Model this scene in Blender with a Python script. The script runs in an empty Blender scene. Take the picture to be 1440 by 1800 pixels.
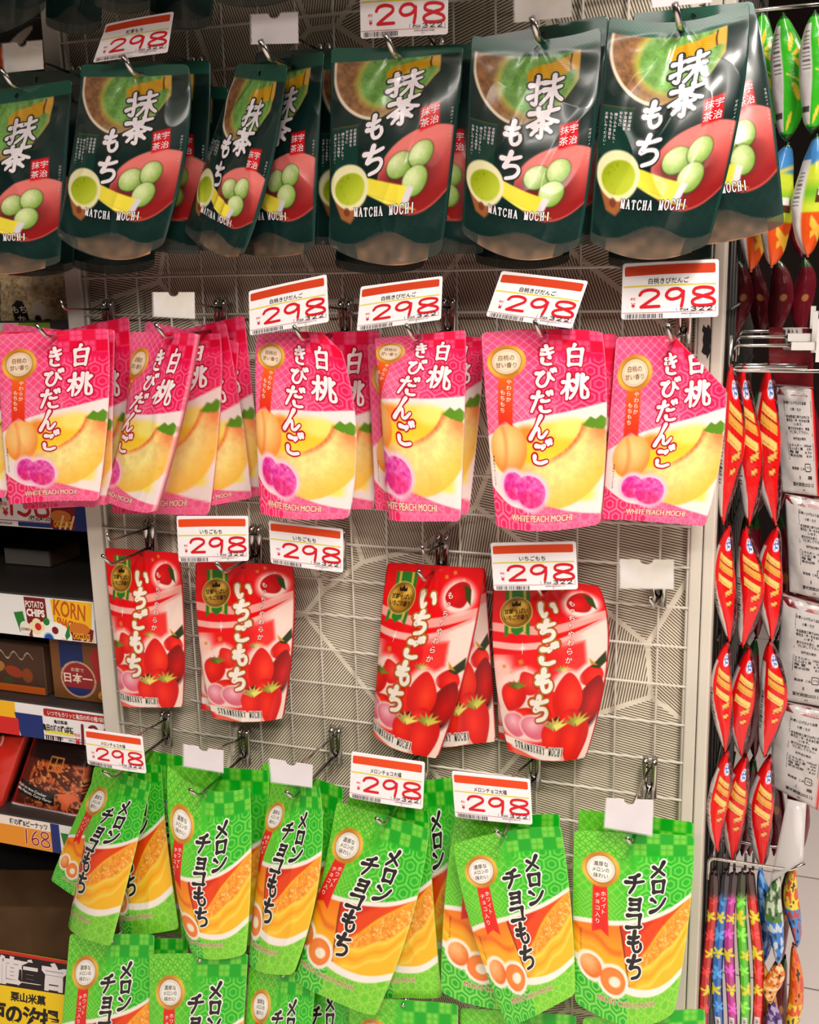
import bpy, math
import numpy as np
from mathutils import Matrix, Vector
from mathutils.geometry import tessellate_polygon

# ------------------------------------------------------------------ camera, world, light, exposure
SC = bpy.context.scene
COL = SC.collection
OZ = 1.15                                   # height of the middle wire of the panel above the floor
CAM = np.array([0.20565, -1.28968, 0.35704 + OZ])
ROT = np.array([[0.94043378, -0.33571895, -0.0536385],
                [0.33921813, 0.91604792, 0.21397961],
                [-0.02270157, -0.2194288, 0.97536436]])     # columns: right, forward, up
FPX = 1927.86
cd = bpy.data.cameras.new('camera')
cam = bpy.data.objects.new('camera', cd)
COL.objects.link(cam)
cd.sensor_fit = 'HORIZONTAL'; cd.sensor_width = 36.0; cd.lens = FPX / 1440.0 * 36.0
cd.clip_start = 0.01
_m = Matrix.Identity(4)
for i in range(3):
    _m[i][0] = ROT[i, 0]; _m[i][1] = ROT[i, 2]; _m[i][2] = -ROT[i, 1]; _m[i][3] = CAM[i]
cam.matrix_world = _m
SC.camera = cam

SC.view_settings.view_transform = 'Standard'
SC.view_settings.look = 'None'
SC.view_settings.gamma = 1.0
SC.view_settings.use_curve_mapping = False
SC.view_settings.exposure = 0.0

wd = bpy.data.worlds.new('world'); SC.world = wd; wd.use_nodes = True
_bg = wd.node_tree.nodes['Background']
_bg.inputs[0].default_value = (1.0, 0.93, 0.86, 1); _bg.inputs[1].default_value = 0.035

def tube_light(name, x, y, z, lx, ly, power, col=(1.0, 0.93, 0.85)):
    ld = bpy.data.lights.new(name, 'AREA'); ld.shape = 'RECTANGLE'
    ld.size = lx; ld.size_y = ly; ld.energy = power; ld.color = col
    o = bpy.data.objects.new(name, ld); COL.objects.link(o)
    o.location = (x, y, z)
    return o
# rows of ceiling fluorescents over the aisle in front of the display
tube_light('ceiling_tube_light', 0.62, -1.50, 2.74, 0.24, 1.1, 60)
tube_light('ceiling_tube_light', -0.70, -2.4, 2.74, 0.20, 1.6, 8)
tube_light('ceiling_tube_light', 0.5, -2.8, 2.74, 2.7, 0.22, 60)
tube_light('ceiling_tube_light', 1.9, 0.6, 2.74, 0.20, 2.0, 48)

cy = SC.cycles
try:
    cy.max_bounces = 5; cy.diffuse_bounces = 3; cy.glossy_bounces = 2; cy.transmission_bounces = 3
    cy.transparent_max_bounces = 8; cy.caustics_reflective = False; cy.caustics_refractive = False
    cy.use_denoising = True
except Exception:
    pass

# ------------------------------------------------------------------ small helpers
def at(px, py, d=0.0):
    """point of the plane d metres in front of the wire panel that the photo shows at px, py"""
    r = ROT @ np.array([(px - 720) / FPX, 1.0, -(py - 900) / FPX])
    return CAM + r * ((-d - CAM[1]) / r[1])

def lin(c):
    c = np.clip(np.asarray(c, float), 0, 1)
    return np.where(c <= 0.04045, c / 12.92, ((c + 0.055) / 1.055) ** 2.4)

def rgb(r, g, b):
    return np.array([r, g, b], float) / 255.0

def tag(o, label=None, cat=None, group=None, kind=None):
    if label: o['label'] = label
    if cat: o['category'] = cat
    if group: o['group'] = group
    if kind: o['kind'] = kind
    return o

def thing(name, loc, label, cat, group=None):
    o = bpy.data.objects.new(name, None); COL.objects.link(o)
    o.location = loc; o.empty_display_size = 0.02
    return tag(o, label, cat, group)

def mk(name, V, faces, mat, parent=None, col=None, smooth=True, origin=None):
    """one mesh object from world-space points; faces = list of int arrays (n,3) or (n,4); col = linear rgb per point"""
    V = np.asarray(V, float)
    faces = [np.asarray(f, np.int32) for f in faces if len(f)]
    me = bpy.data.meshes.new(name)
    if origin is None:
        origin = np.array(parent.location) if parent is not None else V.mean(0) * np.array([1, 1, 0]) + np.array([0, 0, V[:, 2].min()])
    org = np.asarray(origin, float)
    P = (V - org).astype(np.float32)
    me.vertices.add(len(P)); me.vertices.foreach_set('co', P.ravel())
    loops = np.concatenate([f.ravel() for f in faces]); tot = np.concatenate([np.full(len(f), f.shape[1], np.int32) for f in faces])
    me.loops.add(len(loops)); me.loops.foreach_set('vertex_index', loops)
    me.polygons.add(len(tot))
    st = np.concatenate([[0], np.cumsum(tot)[:-1]]).astype(np.int32)
    me.polygons.foreach_set('loop_start', st)
    me.polygons.foreach_set('use_smooth', np.full(len(tot), smooth))
    if col is not None:
        a = me.color_attributes.new('print', 'FLOAT_COLOR', 'POINT')
        c = np.ones((len(P), 4), np.float32); c[:, :3] = col
        a.data.foreach_set('color', c.ravel())
    me.update(calc_edges=True); me.validate()
    for m in (mat if isinstance(mat, (list, tuple)) else [mat]):
        me.materials.append(m)
    o = bpy.data.objects.new(name, me); COL.objects.link(o)
    if parent is not None: o.parent = parent
    else: o.location = org
    return o

class MB:
    """collects boxes and tubes into one mesh"""
    def __init__(s): s.V = []; s.F = []; s.n = 0; s.C = []
    def add(s, V, faces, c=None):
        V = np.asarray(V, float); s.V.append(V)
        for f in faces:
            if len(f): s.F.append(np.asarray(f, np.int32) + s.n)
        s.C.append(np.tile(lin(c if c is not None else (1, 1, 1)), (len(V), 1)))
        s.n += len(V)
    def box(s, a, b, c=None):
        x0, y0, z0 = a; x1, y1, z1 = b
        V = [(x0, y0, z0), (x1, y0, z0), (x1, y1, z0), (x0, y1, z0), (x0, y0, z1), (x1, y0, z1), (x1, y1, z1), (x0, y1, z1)]
        s.add(V, [[(0, 3, 2, 1), (4, 5, 6, 7), (0, 1, 5, 4), (1, 2, 6, 5), (2, 3, 7, 6), (3, 0, 4, 7)]], c)
    def tube(s, pts, r, n=10, c=None):
        pts = np.asarray(pts, float); m = len(pts)
        T = np.gradient(pts, axis=0); T /= np.linalg.norm(T, axis=1)[:, None] + 1e-12
        up = np.array([0.0, 0, 1]) if abs(T[0][2]) < 0.9 else np.array([1.0, 0, 0])
        rings = []
        for p, t in zip(pts, T):
            e1 = np.cross(t, up); e1 /= np.linalg.norm(e1); e2 = np.cross(e1, t); up = e2
            a = np.linspace(0, 2 * np.pi, n, endpoint=False)
            rings.append(p + r * (np.cos(a)[:, None] * e1 + np.sin(a)[:, None] * e2))
        V = np.concatenate(rings)
        q = []
        for i in range(m - 1):
            for j in range(n):
                q.append((i * n + j, i * n + (j + 1) % n, (i + 1) * n + (j + 1) % n, (i + 1) * n + j))
        V = np.concatenate([V, [pts[0]], [pts[-1]]])
        t = [(m * n, (j + 1) % n, j) for j in range(n)] + [(m * n + 1, (m - 1) * n + j, (m - 1) * n + (j + 1) % n) for j in range(n)]
        s.add(V, [q, t], c)
    def build(s, name, mat, parent=None, smooth=False, col=False):
        return mk(name, np.concatenate(s.V), s.F, mat, parent, np.concatenate(s.C) if col else None, smooth)

def bend(pts, k=6):
    """rounds a polyline a little so rods bend instead of kinking"""
    pts = [np.asarray(p, float) for p in pts]
    out = [pts[0]]
    for a, b, c in zip(pts[:-2], pts[1:-1], pts[2:]):
        la, lc = np.linalg.norm(a - b), np.linalg.norm(c - b)
        r = min(0.008, la * 0.45, lc * 0.45)
        p0 = b + (a - b) / la * r; p1 = b + (c - b) / lc * r
        for t in np.linspace(0, 1, k):
            out.append((1 - t) ** 2 * p0 + 2 * t * (1 - t) * b + t * t * p1)
    out.append(pts[-1])
    return out

def rot_pair(base, other):
    return np.array(other) - np.array(base)

# ------------------------------------------------------------------ materials
def mat(name, color=(0.8, 0.8, 0.8), rough=0.5, metal=0.0, attr=False, spec=0.5, alpha=None, bump=None, coat=0.0):
    m = bpy.data.materials.new(name); m.use_nodes = True
    nt = m.node_tree; b = nt.nodes['Principled BSDF']
    b.inputs['Base Color'].default_value = (*lin(color), 1)
    b.inputs['Roughness'].default_value = rough; b.inputs['Metallic'].default_value = metal
    b.inputs['Specular IOR Level'].default_value = spec
    b.inputs['Coat Weight'].default_value = coat; b.inputs['Coat Roughness'].default_value = 0.12
    if attr:
        a = nt.nodes.new('ShaderNodeAttribute'); a.attribute_name = 'print'
        nt.links.new(a.outputs['Color'], b.inputs['Base Color'])
    if alpha is not None: b.inputs['Alpha'].default_value = alpha
    if bump:
        tc = nt.nodes.new('ShaderNodeTexCoord'); n = nt.nodes.new('ShaderNodeTexNoise'); bp = nt.nodes.new('ShaderNodeBump')
        n.inputs['Scale'].default_value = bump[0]; n.inputs['Detail'].default_value = 4
        bp.inputs['Strength'].default_value = bump[1]; bp.inputs['Distance'].default_value = bump[2]
        nt.links.new(tc.outputs['Object'], n.inputs['Vector']); nt.links.new(n.outputs[0], bp.inputs['Height'])
        nt.links.new(bp.outputs[0], b.inputs['Normal'])
    return m

def mottled(name, c1, c2, scale=8, rough=0.5, detail=6, metal=0.0):
    m = mat(name, c1, rough, metal); nt = m.node_tree; b = nt.nodes['Principled BSDF']
    tc = nt.nodes.new('ShaderNodeTexCoord'); n = nt.nodes.new('ShaderNodeTexNoise'); r = nt.nodes.new('ShaderNodeValToRGB')
    n.inputs['Scale'].default_value = scale; n.inputs['Detail'].default_value = detail
    r.color_ramp.elements[0].position = 0.35; r.color_ramp.elements[1].position = 0.7
    r.color_ramp.elements[0].color = (*lin(c1), 1); r.color_ramp.elements[1].color = (*lin(c2), 1)
    nt.links.new(tc.outputs['Object'], n.inputs['Vector']); nt.links.new(n.outputs[0], r.inputs[0]); nt.links.new(r.outputs[0], b.inputs['Base Color'])
    return m

M_GLOSS = mat('glossy_printed_film', rough=0.24, attr=True, spec=0.55, coat=0.35)
M_SATIN = mat('satin_printed_film', rough=0.36, attr=True, spec=0.4, coat=0.1)
M_CARD = mat('printed_card', rough=0.45, attr=True, spec=0.35)
M_CLEARFILM = mat('clear_gusset_film', (0.42, 0.40, 0.36), rough=0.18, alpha=0.62, spec=0.7, attr=True)
M_PACK = mat('snack_pack_film', rough=0.25, attr=True, spec=0.5, coat=0.2, bump=(60, 0.35, 0.004))
M_CHROME = mat('chrome_plated_steel', (0.78, 0.77, 0.75), rough=0.16, metal=1.0)
M_WIRE = mat('cream_coated_wire', (0.88, 0.85, 0.80), rough=0.4)
M_POST = mottled('cream_painted_steel', (0.87, 0.84, 0.79), (0.80, 0.77, 0.71), 5, 0.45)
M_BLACKRUB = mat('black_scuff', (0.05, 0.045, 0.04), rough=0.8)
M_SLIP = mottled('white_paper_slip', (0.95, 0.92, 0.95), (0.88, 0.86, 0.86), 25, 0.7)
M_SLIP_OLD = mottled('yellowed_paper_slip', (0.93, 0.91, 0.90), (0.80, 0.74, 0.58), 22, 0.7)
M_SLEEVE = mat('clear_plastic_sleeve', (0.95, 0.95, 0.95), rough=0.1, alpha=0.16, spec=0.6)
M_DARKSHELF = mat('dark_shelf_steel', (0.22, 0.20, 0.19), rough=0.5)
M_WHITEPLASTIC = mat('white_plastic', (0.88, 0.87, 0.86), rough=0.35)
M_CARDBOARD = mottled('brown_cardboard', (0.42, 0.30, 0.18), (0.36, 0.25, 0.14), 20, 0.85)
M_DARKSTEEL = mat('dark_painted_mesh', (0.30, 0.29, 0.28), rough=0.35, metal=0.6)

def board_material():
    """beige backing board printed with facets of fine dark lines, each facet with its own direction"""
    m = bpy.data.materials.new('facet_line_board'); m.use_nodes = True
    nt = m.node_tree; N = nt.nodes; L = nt.links; b = N['Principled BSDF']
    b.inputs['Roughness'].default_value = 0.55; b.inputs['Specular IOR Level'].default_value = 0.3
    def math_(op, a, c=None, d=None):
        n = N.new('ShaderNodeMath'); n.operation = op
        for i, v in enumerate((a, c, d)):
            if v is None: continue
            if isinstance(v, (int, float)): n.inputs[i].default_value = v
            else: L.new(v, n.inputs[i])
        return n.outputs[0]
    tc = N.new('ShaderNodeTexCoord'); sp = N.new('ShaderNodeSeparateXYZ'); L.new(tc.outputs['Object'], sp.inputs[0])
    cb = N.new('ShaderNodeCombineXYZ'); L.new(sp.outputs[0], cb.inputs[0]); L.new(sp.outputs[2], cb.inputs[1])
    vo = N.new('ShaderNodeTexVoronoi'); vo.voronoi_dimensions = '2D'; vo.inputs['Scale'].default_value = 4.4; vo.inputs['Randomness'].default_value = 1.0
    ve = N.new('ShaderNodeTexVoronoi'); ve.voronoi_dimensions = '2D'; ve.feature = 'DISTANCE_TO_EDGE'; ve.inputs['Scale'].default_value = 4.4
    L.new(cb.outputs[0], vo.inputs['Vector']); L.new(cb.outputs[0], ve.inputs['Vector'])
    sc = N.new('ShaderNodeSeparateXYZ'); L.new(vo.outputs['Color'], sc.inputs[0])
    ang = math_('MULTIPLY', math_('FLOOR', math_('MULTIPLY', sc.outputs[0], 6.0)), math.pi / 6)
    ang = math_('ADD', ang, 0.35)
    p = math_('ADD', math_('MULTIPLY', sp.outputs[0], math_('COSINE', ang)), math_('MULTIPLY', sp.outputs[2], math_('SINE', ang)))
    s = math_('SINE', math_('MULTIPLY', p, 2 * math.pi / 0.0033))
    line = math_('MULTIPLY_ADD', s, 2.0, 0.1)
    cl = N.new('ShaderNodeClamp'); L.new(line, cl.inputs[0])
    edge = math_('GREATER_THAN', ve.outputs['Distance'], 0.014)
    mk_ = math_('MULTIPLY', cl.outputs[0], edge)
    mx = N.new('ShaderNodeMix'); mx.data_type = 'RGBA'
    mx.inputs[6].default_value = (*lin((0.93, 0.89, 0.81)), 1); mx.inputs[7].default_value = (*lin((0.42, 0.35, 0.28)), 1)
    L.new(mk_, mx.inputs[0]); L.new(mx.outputs[2], b.inputs['Base Color'])
    return m
M_BOARD = board_material()

# ------------------------------------------------------------------ lettering: brush strokes and font text
def catmull(P, n=6):
    P = np.asarray(P, float)
    if len(P) == 2: return np.linspace(P[0], P[1], n + 1)
    Q = np.vstack([2 * P[0] - P[1], P, 2 * P[-1] - P[-2]]); out = []
    for i in range(1, len(Q) - 2):
        p0, p1, p2, p3 = Q[i - 1], Q[i], Q[i + 1], Q[i + 2]
        for t in np.linspace(0, 1, n, endpoint=False):
            out.append(0.5 * (2 * p1 + (p2 - p0) * t + (2 * p0 - 5 * p1 + 4 * p2 - p3) * t * t + (3 * p1 - p0 - 3 * p2 + p3) * t ** 3))
    out.append(P[-1]); return np.array(out)

G = {  # brush strokes in a 100 x 100 box, y down
 'も': ["48,5 44,35 40,65 48,88 66,90 78,76 76,58", "22,32 45,35 68,28", "20,54 42,57 66,50"],
 'ち': ["18,26 48,27 80,20", "48,5 40,32 28,56 48,50 70,52 78,68 66,86 38,94"],
 'い': ["18,22 18,50 26,74 34,82 42,68", "70,28 80,44 84,62"],
 'ご': ["30,24 50,26 66,22 58,34", "26,62 30,80 54,86 80,80", "76,8 82,20", "88,4 94,16"],
 'き': ["22,24 48,24 74,14", "22,44 50,44 78,34", "42,4 54,36 68,62 58,60", "30,66 32,84 52,92 74,90"],
 'び': ["12,26 30,26 44,18 26,44 20,70 36,88 56,80 66,50 64,20 72,40 88,56", "76,8 82,18", "88,4 94,14"],
 'だ': ["10,28 34,28 54,22", "34,6 28,40 12,90", "52,44 68,46 82,42", "48,72 54,86 72,90 90,86", "72,8 78,20", "86,4 92,16"],
 'ん': ["52,4 36,44 14,94", "14,94 30,64 44,54 50,66 52,86 66,88 84,66"],
 'メ': ["74,10 54,48 16,88", "26,36 50,54 78,78"],
 'ロ': ["22,22 26,84", "22,22 50,20 78,18", "78,18 76,50 72,84", "26,78 74,76"],
 'ン': ["18,24 28,30 38,40", "14,86 44,76 68,54 86,24"],
 'チ': ["70,8 50,18 26,24", "10,46 50,44 92,38", "52,22 50,56 28,94"],
 'ョ': ["28,40 74,38", "74,38 70,92", "30,62 70,61", "26,88 72,86"],
 'コ': ["18,24 50,22 80,20", "80,20 76,54 76,84", "14,82 50,80 86,78"],
 '白': ["46,2 40,18", "24,24 28,92", "24,24 50,22 76,20", "76,20 74,56 72,90", "28,54 72,52", "28,86 72,84"],
 '桃': ["6,34 24,33 42,28", "24,6 24,50 24,94", "24,38 16,58 4,74", "26,42 34,52 40,58", "56,6 56,50 48,76 36,92",
        "74,6 74,50 76,82 84,90 96,86 97,70", "42,28 50,36", "40,62 56,52", "90,18 80,32", "76,46 86,54 94,62"],
 '抹': ["6,28 22,27 38,22", "24,4 25,50 25,84 14,80", "4,64 22,56 40,46", "44,24 68,22 94,16", "46,46 68,44 92,40",
        "70,4 70,50 69,96", "68,48 56,68 40,86", "72,48 84,68 98,82"],
 '茶': ["10,18 50,17 92,12", "34,4 36,28", "66,2 64,26", "52,26 34,44 8,60", "52,28 70,42 94,54", "24,60 50,58 76,55",
        "50,46 50,76 50,96 40,92", "34,70 22,86", "64,70 78,84"],
 '2': ["8,30 20,11 50,3 80,12 82,34 50,62 14,94", "14,94 50,93 88,92"],
 '9': ["86,24 62,4 26,10 10,38 30,58 66,50 86,24", "86,18 84,60 78,98"],
 '8': ["50,48 16,34 20,10 52,3 86,12 84,34 50,48 12,68 16,92 52,97 90,90 88,66 50,48"],
 '3': ["14,14 50,4 84,16 74,40 44,48", "44,48 84,56 90,80 56,97 12,88"],
 '1': ["52,4 48,50 44,96"], '5': ["30,8 24,46 60,40 84,62 66,92 16,94", "30,8 82,8"], '6': ["70,4 30,36 14,72 40,96 78,84 80,58 50,52 20,66"],
 '0': ["50,4 14,26 10,70 46,97 84,78 88,30 50,4"],
}
G = {k: [np.array([[float(a) for a in p.split(',')] for p in s.split()]) for s in v] for k, v in G.items()}

# serif capitals: strokes with their own thickness (thick 15, thin 6), y down
SF = {
 'M': [("14,96 18,6", 6), ("18,6 50,92", 15), ("50,92 82,6", 6), ("82,6 86,96", 15), ("4,96 26,96", 5), ("74,96 98,96", 5), ("6,5 24,5", 5), ("76,5 94,5", 5)],
 'A': [("48,4 14,96", 7), ("48,4 84,96", 15), ("28,64 68,64", 5), ("4,96 26,96", 5), ("70,96 98,96", 5)],
 'T': [("50,6 50,96", 15), ("8,7 92,7", 6), ("8,7 6,26", 5), ("92,7 94,26", 5), ("34,96 66,96", 5)],
 'C': [("90,26 74,6 44,5 16,28 14,66 34,94 66,96 90,76", 10), ("90,6 90,28", 5)],
 'H': [("22,6 22,96", 14), ("78,6 78,96", 14), ("22,50 78,50", 6), ("8,5 38,5", 5), ("62,5 92,5", 5), ("8,96 38,96", 5), ("62,96 92,96", 5)],
 'O': [("50,4 16,22 12,70 48,97 84,76 88,26 50,4", 11)],
 'I': [("50,6 50,96", 15), ("32,5 68,5", 5), ("32,96 68,96", 5)],
 'S': [("80,22 56,4 22,16 28,42 70,58 78,84 46,97 18,80", 11), ("82,6 81,24", 5), ("18,78 17,96", 5)],
 'R': [("24,6 24,96", 14), ("24,6 66,8 78,28 62,48 26,50", 8), ("52,50 86,96", 12), ("8,5 32,5", 5), ("8,96 40,96", 5)],
 'W': [("8,6 30,96", 14), ("30,96 50,20", 6), ("50,20 70,96", 14), ("70,96 92,6", 6), ("0,5 20,5", 5), ("82,5 100,5", 5)],
 'B': [("24,6 24,96", 14), ("24,6 64,8 74,26 60,46 26,48", 8), ("26,48 70,54 82,74 66,94 24,96", 9), ("10,5 30,5", 5), ("10,96 30,96", 5)],
 'E': [("26,6 26,96", 14), ("12,5 80,6", 5), ("26,50 62,50", 5), ("12,96 84,95", 5), ("80,6 81,24", 5), ("84,95 86,74", 5)],
 'Y': [("12,6 50,54", 13), ("88,6 50,54", 6), ("50,54 50,96", 14), ("2,5 26,5", 5), ("76,5 98,5", 5), ("34,96 66,96", 5)],
}
SF = {k: [(np.array([[float(a) for a in p.split(',')] for p in s.split()]), w) for s, w in v] for k, v in SF.items()}

_FT = {}
def font_tris(s, off=0.0):
    """triangles of a line of text in the built-in font: centred, cap size 1, y down"""
    k = (s, off)
    if k in _FT: return _FT[k]
    cu = bpy.data.curves.new('lettering', 'FONT'); cu.body = s; cu.size = 1.0; cu.resolution_u = 3; cu.offset = off
    ob = bpy.data.objects.new('lettering', cu); COL.objects.link(ob)
    dg = bpy.context.evaluated_depsgraph_get()
    me = bpy.data.meshes.new_from_object(ob.evaluated_get(dg))
    me.calc_loop_triangles()
    V = np.zeros(len(me.vertices) * 3); me.vertices.foreach_get('co', V); V = V.reshape(-1, 3)[:, :2]
    T = np.zeros(len(me.loop_triangles) * 3, np.int32); me.loop_triangles.foreach_get('vertices', T); T = T.reshape(-1, 3)
    bpy.data.objects.remove(ob); bpy.data.meshes.remove(me); bpy.data.curves.remove(cu)
    if len(V):
        c = (V.min(0) + V.max(0)) / 2; V = (V - c) * [1, -1]
    _FT[k] = (V, T); return _FT[k]

class Art:
    """flat printed shapes in a space 100 wide, y down; each point has a colour and a layer"""
    def __init__(s): s.V = []; s.T = []; s.C = []; s.L = []; s.n = 0; s.k = 0
    def add(s, V, T, c, layer):
        V = np.asarray(V, float)
        if not len(V) or not len(T): return
        s.k = (s.k + 1) % 14                    # overlapping prints never share one plane exactly
        s.V.append(V); s.T.append(np.asarray(T, np.int32) + s.n); s.C.append(np.tile(lin(c), (len(V), 1))); s.L.append(layer + 0.05 * s.k + np.linspace(0, 0.04, len(V))); s.n += len(V)
    def stroke(s, P, w0, c, layer, taper=True, cap=True, n=6, brush=False):
        P = catmull(P, n); m = len(P)
        T = np.gradient(P, axis=0); T /= np.linalg.norm(T, axis=1)[:, None] + 1e-9; Nn = np.c_[-T[:, 1], T[:, 0]]
        t = np.linspace(0, 1, m)
        w = np.full(m, w0 / 2.0)
        if brush: w = w * (1.12 - 0.42 * t + 0.10 * np.cos(t * 7))
        V = np.empty((3 * m, 2)); V[0::3] = P + Nn * w[:, None]; V[1::3] = P; V[2::3] = P - Nn * w[:, None]
        F = []
        for i in range(m - 1):
            for k in (0, 1): F += [(3 * i + k, 3 * i + k + 1, 3 * i + k + 4), (3 * i + k, 3 * i + k + 4, 3 * i + k + 3)]
        s.add(V, F, c, layer)
        if cap:
            for e in (0, m - 1): s.disc(P[e], w[e], c, layer, 9)
    def disc(s, p, r, c, layer, n=20, ry=None):
        a = np.linspace(0, 2 * np.pi, n, endpoint=False)
        V = np.vstack([[p], np.c_[p[0] + r * np.cos(a), p[1] + (ry or r) * np.sin(a)]])
        s.add(V, [(0, 1 + i, 1 + (i + 1) % n) for i in range(n)], c, layer)
    def poly(s, pts, c, layer):
        pts = [tuple(p) for p in pts]
        t = tessellate_polygon([[Vector((p[0], p[1], 0)) for p in pts]])
        s.add(pts, t, c, layer)
    def rect(s, x0, y0, x1, y1, c, layer, nx=1, f=lambda x: 0):
        xs = np.linspace(x0, x1, nx + 1); V = []; F = []
        for x in xs: V += [(x, y0 + f(x)), (x, y1 + f(x))]
        for i in range(nx): F += [(2 * i, 2 * i + 1, 2 * i + 3), (2 * i, 2 * i + 3, 2 * i + 2)]
        s.add(V, F, c, layer)
    def rrect(s, x0, y0, x1, y1, r, c, layer, n=16, f=lambda x: 0):
        xs = np.concatenate([x0 + r * (1 - np.cos(np.linspace(0, np.pi / 2, 6))), np.linspace(x0 + r, x1 - r, n)[1:-1], x1 - r + r * np.sin(np.linspace(0, np.pi / 2, 6))])
        V = []; F = []
        for x in xs:
            e = max(x0 + r - x, x - (x1 - r), 0); h = r - math.sqrt(max(r * r - e * e, 0))
            V += [(x, y0 + h + f(x)), (x, y1 - h + f(x))]
        for i in range(len(xs) - 1): F += [(2 * i, 2 * i + 1, 2 * i + 3), (2 * i, 2 * i + 3, 2 * i + 2)]
        s.add(V, F, c, layer)
    def glyph(s, ch, cx, cy, sx, sy, w, c, layer, rot=0.0, shear=0.0, brush=True):
        a = math.radians(rot); ca, sa = math.cos(a), math.sin(a)
        for st in G[ch]:
            q = (st - 50) / 100 * [sx, sy]; q[:, 0] -= shear * q[:, 1]
            q = np.c_[q[:, 0] * ca - q[:, 1] * sa + cx, q[:, 0] * sa + q[:, 1] * ca + cy]
            s.stroke(q, w, c, layer, brush=brush)
    def title(s, items, fill, outline, w, ow, layer, outline2=None, ow2=0, **k):
        for (ch, cx, cy, sx, sy) in items:
            if outline2 is not None: s.glyph(ch, cx, cy, sx, sy, w + ow2, outline2, layer, **k)
            s.glyph(ch, cx, cy, sx, sy, w + ow, outline, layer + 1, **k)
            s.glyph(ch, cx, cy, sx, sy, w, fill, layer + 2, **k)
    def text(s, t, cx, cy, size, c, layer, off=0.0, sx=1.0, rot=0.0, width=None):
        V, T = font_tris(t, off)
        if not len(V): return
        V = V * size
        if width: V = V * [width / max(V[:, 0].max() - V[:, 0].min(), 1e-6), 1]
        V = V * [sx, 1]; a = math.radians(rot)
        V = np.c_[V[:, 0] * math.cos(a) - V[:, 1] * math.sin(a) + cx, V[:, 0] * math.sin(a) + V[:, 1] * math.cos(a) + cy]
        s.add(V, T, c, layer)
    def text_lined(s, t, cx, cy, size, c, oc, layer, o=0.3, **k):
        for dx, dy in ((o, o), (o, -o), (-o, o), (-o, -o), (o * 1.3, 0), (-o * 1.3, 0)): s.text(t, cx + dx, cy + dy, size, oc, layer, **k)
        s.text(t, cx, cy, size, c, layer + 1, **k); s.text(t, cx + 0.12, cy, size, c, layer + 1, **k)
    def vtext(s, t, cx, cy0, step, size, c, layer, off=0.0, dx=0.0):
        for i, ch in enumerate(t):
            s.text('|' if ch == 'ー' else ch, cx + dx * i, cy0 + step * i, size, c, layer, off)
    def serif(s, t, x0, x1, yf, h, c, layer, fat=0.0, gap=0.26):
        n = len(t); adv = (x1 - x0) / n
        for i, ch in enumerate(t):
            if ch == ' ': continue
            cx = x0 + adv * (i + 0.5); cyy = yf(cx); wd = adv * (1 - gap) * (0.5 if ch == 'I' else 1)
            for st, w in SF[ch]:
                q = (st - 50) / 100 * [wd, h] + [cx, cyy]
                s.stroke(q, w / 100 * h * 0.8 + fat, c, layer, n=4, cap=fat > 0)
    def done(s):
        if not s.V: return None
        return np.concatenate(s.V), np.concatenate(s.T), np.concatenate(s.C), np.concatenate(s.L)

# ------------------------------------------------------------------ painters: the printed pictures of the packs
def vnoise(x, y, seed=0):
    xi = np.floor(x).astype(np.int64); yi = np.floor(y).astype(np.int64); fx = x - xi; fy = y - yi
    fx = fx * fx * (3 - 2 * fx); fy = fy * fy * (3 - 2 * fy)
    def h(a, b):
        v = np.sin(a * 127.1 + b * 311.7 + seed * 74.7) * 43758.5453
        return v - np.floor(v)
    return (h(xi, yi) * (1 - fx) + h(xi + 1, yi) * fx) * (1 - fy) + (h(xi, yi + 1) * (1 - fx) + h(xi + 1, yi + 1) * fx) * fy

class Pic:
    def __init__(s, X, Y, base):
        s.X = X; s.Y = Y; s.C = np.tile(np.asarray(base, float), (len(X), 1))
    def mix(s, m, c):
        m = np.clip(m, 0, 1)[:, None]; c = np.asarray(c, float)
        s.C = s.C * (1 - m) + (c if c.ndim == 2 else c[None]) * m
    def ell(s, cx, cy, rx, ry, rot=0.0, soft=0.6):
        a = math.radians(rot); dx = s.X - cx; dy = s.Y - cy
        x = dx * math.cos(a) + dy * math.sin(a); y = -dx * math.sin(a) + dy * math.cos(a)
        d = (1 - np.sqrt((x / rx) ** 2 + (y / ry) ** 2)) * min(rx, ry)
        return np.clip(d / soft + 0.5, 0, 1)
    def erad(s, cx, cy, rx, ry, rot=0.0):
        a = math.radians(rot); dx = s.X - cx; dy = s.Y - cy
        return np.sqrt(((dx * math.cos(a) + dy * math.sin(a)) / rx) ** 2 + ((-dx * math.sin(a) + dy * math.cos(a)) / ry) ** 2)
    def poly(s, pts, soft=0.6):
        pts = np.asarray(pts, float); ins = np.zeros(len(s.X), bool); dm = np.full(len(s.X), 1e9)
        for a, b in zip(pts, np.roll(pts, -1, 0)):
            cr = (a[1] > s.Y) != (b[1] > s.Y)
            with np.errstate(divide='ignore', invalid='ignore'):
                xi = (b[0] - a[0]) * (s.Y - a[1]) / (b[1] - a[1]) + a[0]
            ins ^= cr & (s.X < xi)
            e = b - a; t = np.clip(((s.X - a[0]) * e[0] + (s.Y - a[1]) * e[1]) / (e @ e + 1e-9), 0, 1)
            dm = np.minimum(dm, np.hypot(s.X - a[0] - t * e[0], s.Y - a[1] - t * e[1]))
        return np.clip(np.where(ins, dm, -dm) / soft + 0.5, 0, 1)
    def above(s, yb, soft=0.6):          # 1 where Y is below (greater than) the curve yb
        return np.clip((s.Y - yb) / soft + 0.5, 0, 1)
    def n(s, sc, seed=0):
        return 0.6 * vnoise(s.X * sc, s.Y * sc, seed) + 0.4 * vnoise(s.X * sc * 2.3, s.Y * sc * 2.3, seed + 9)

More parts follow.
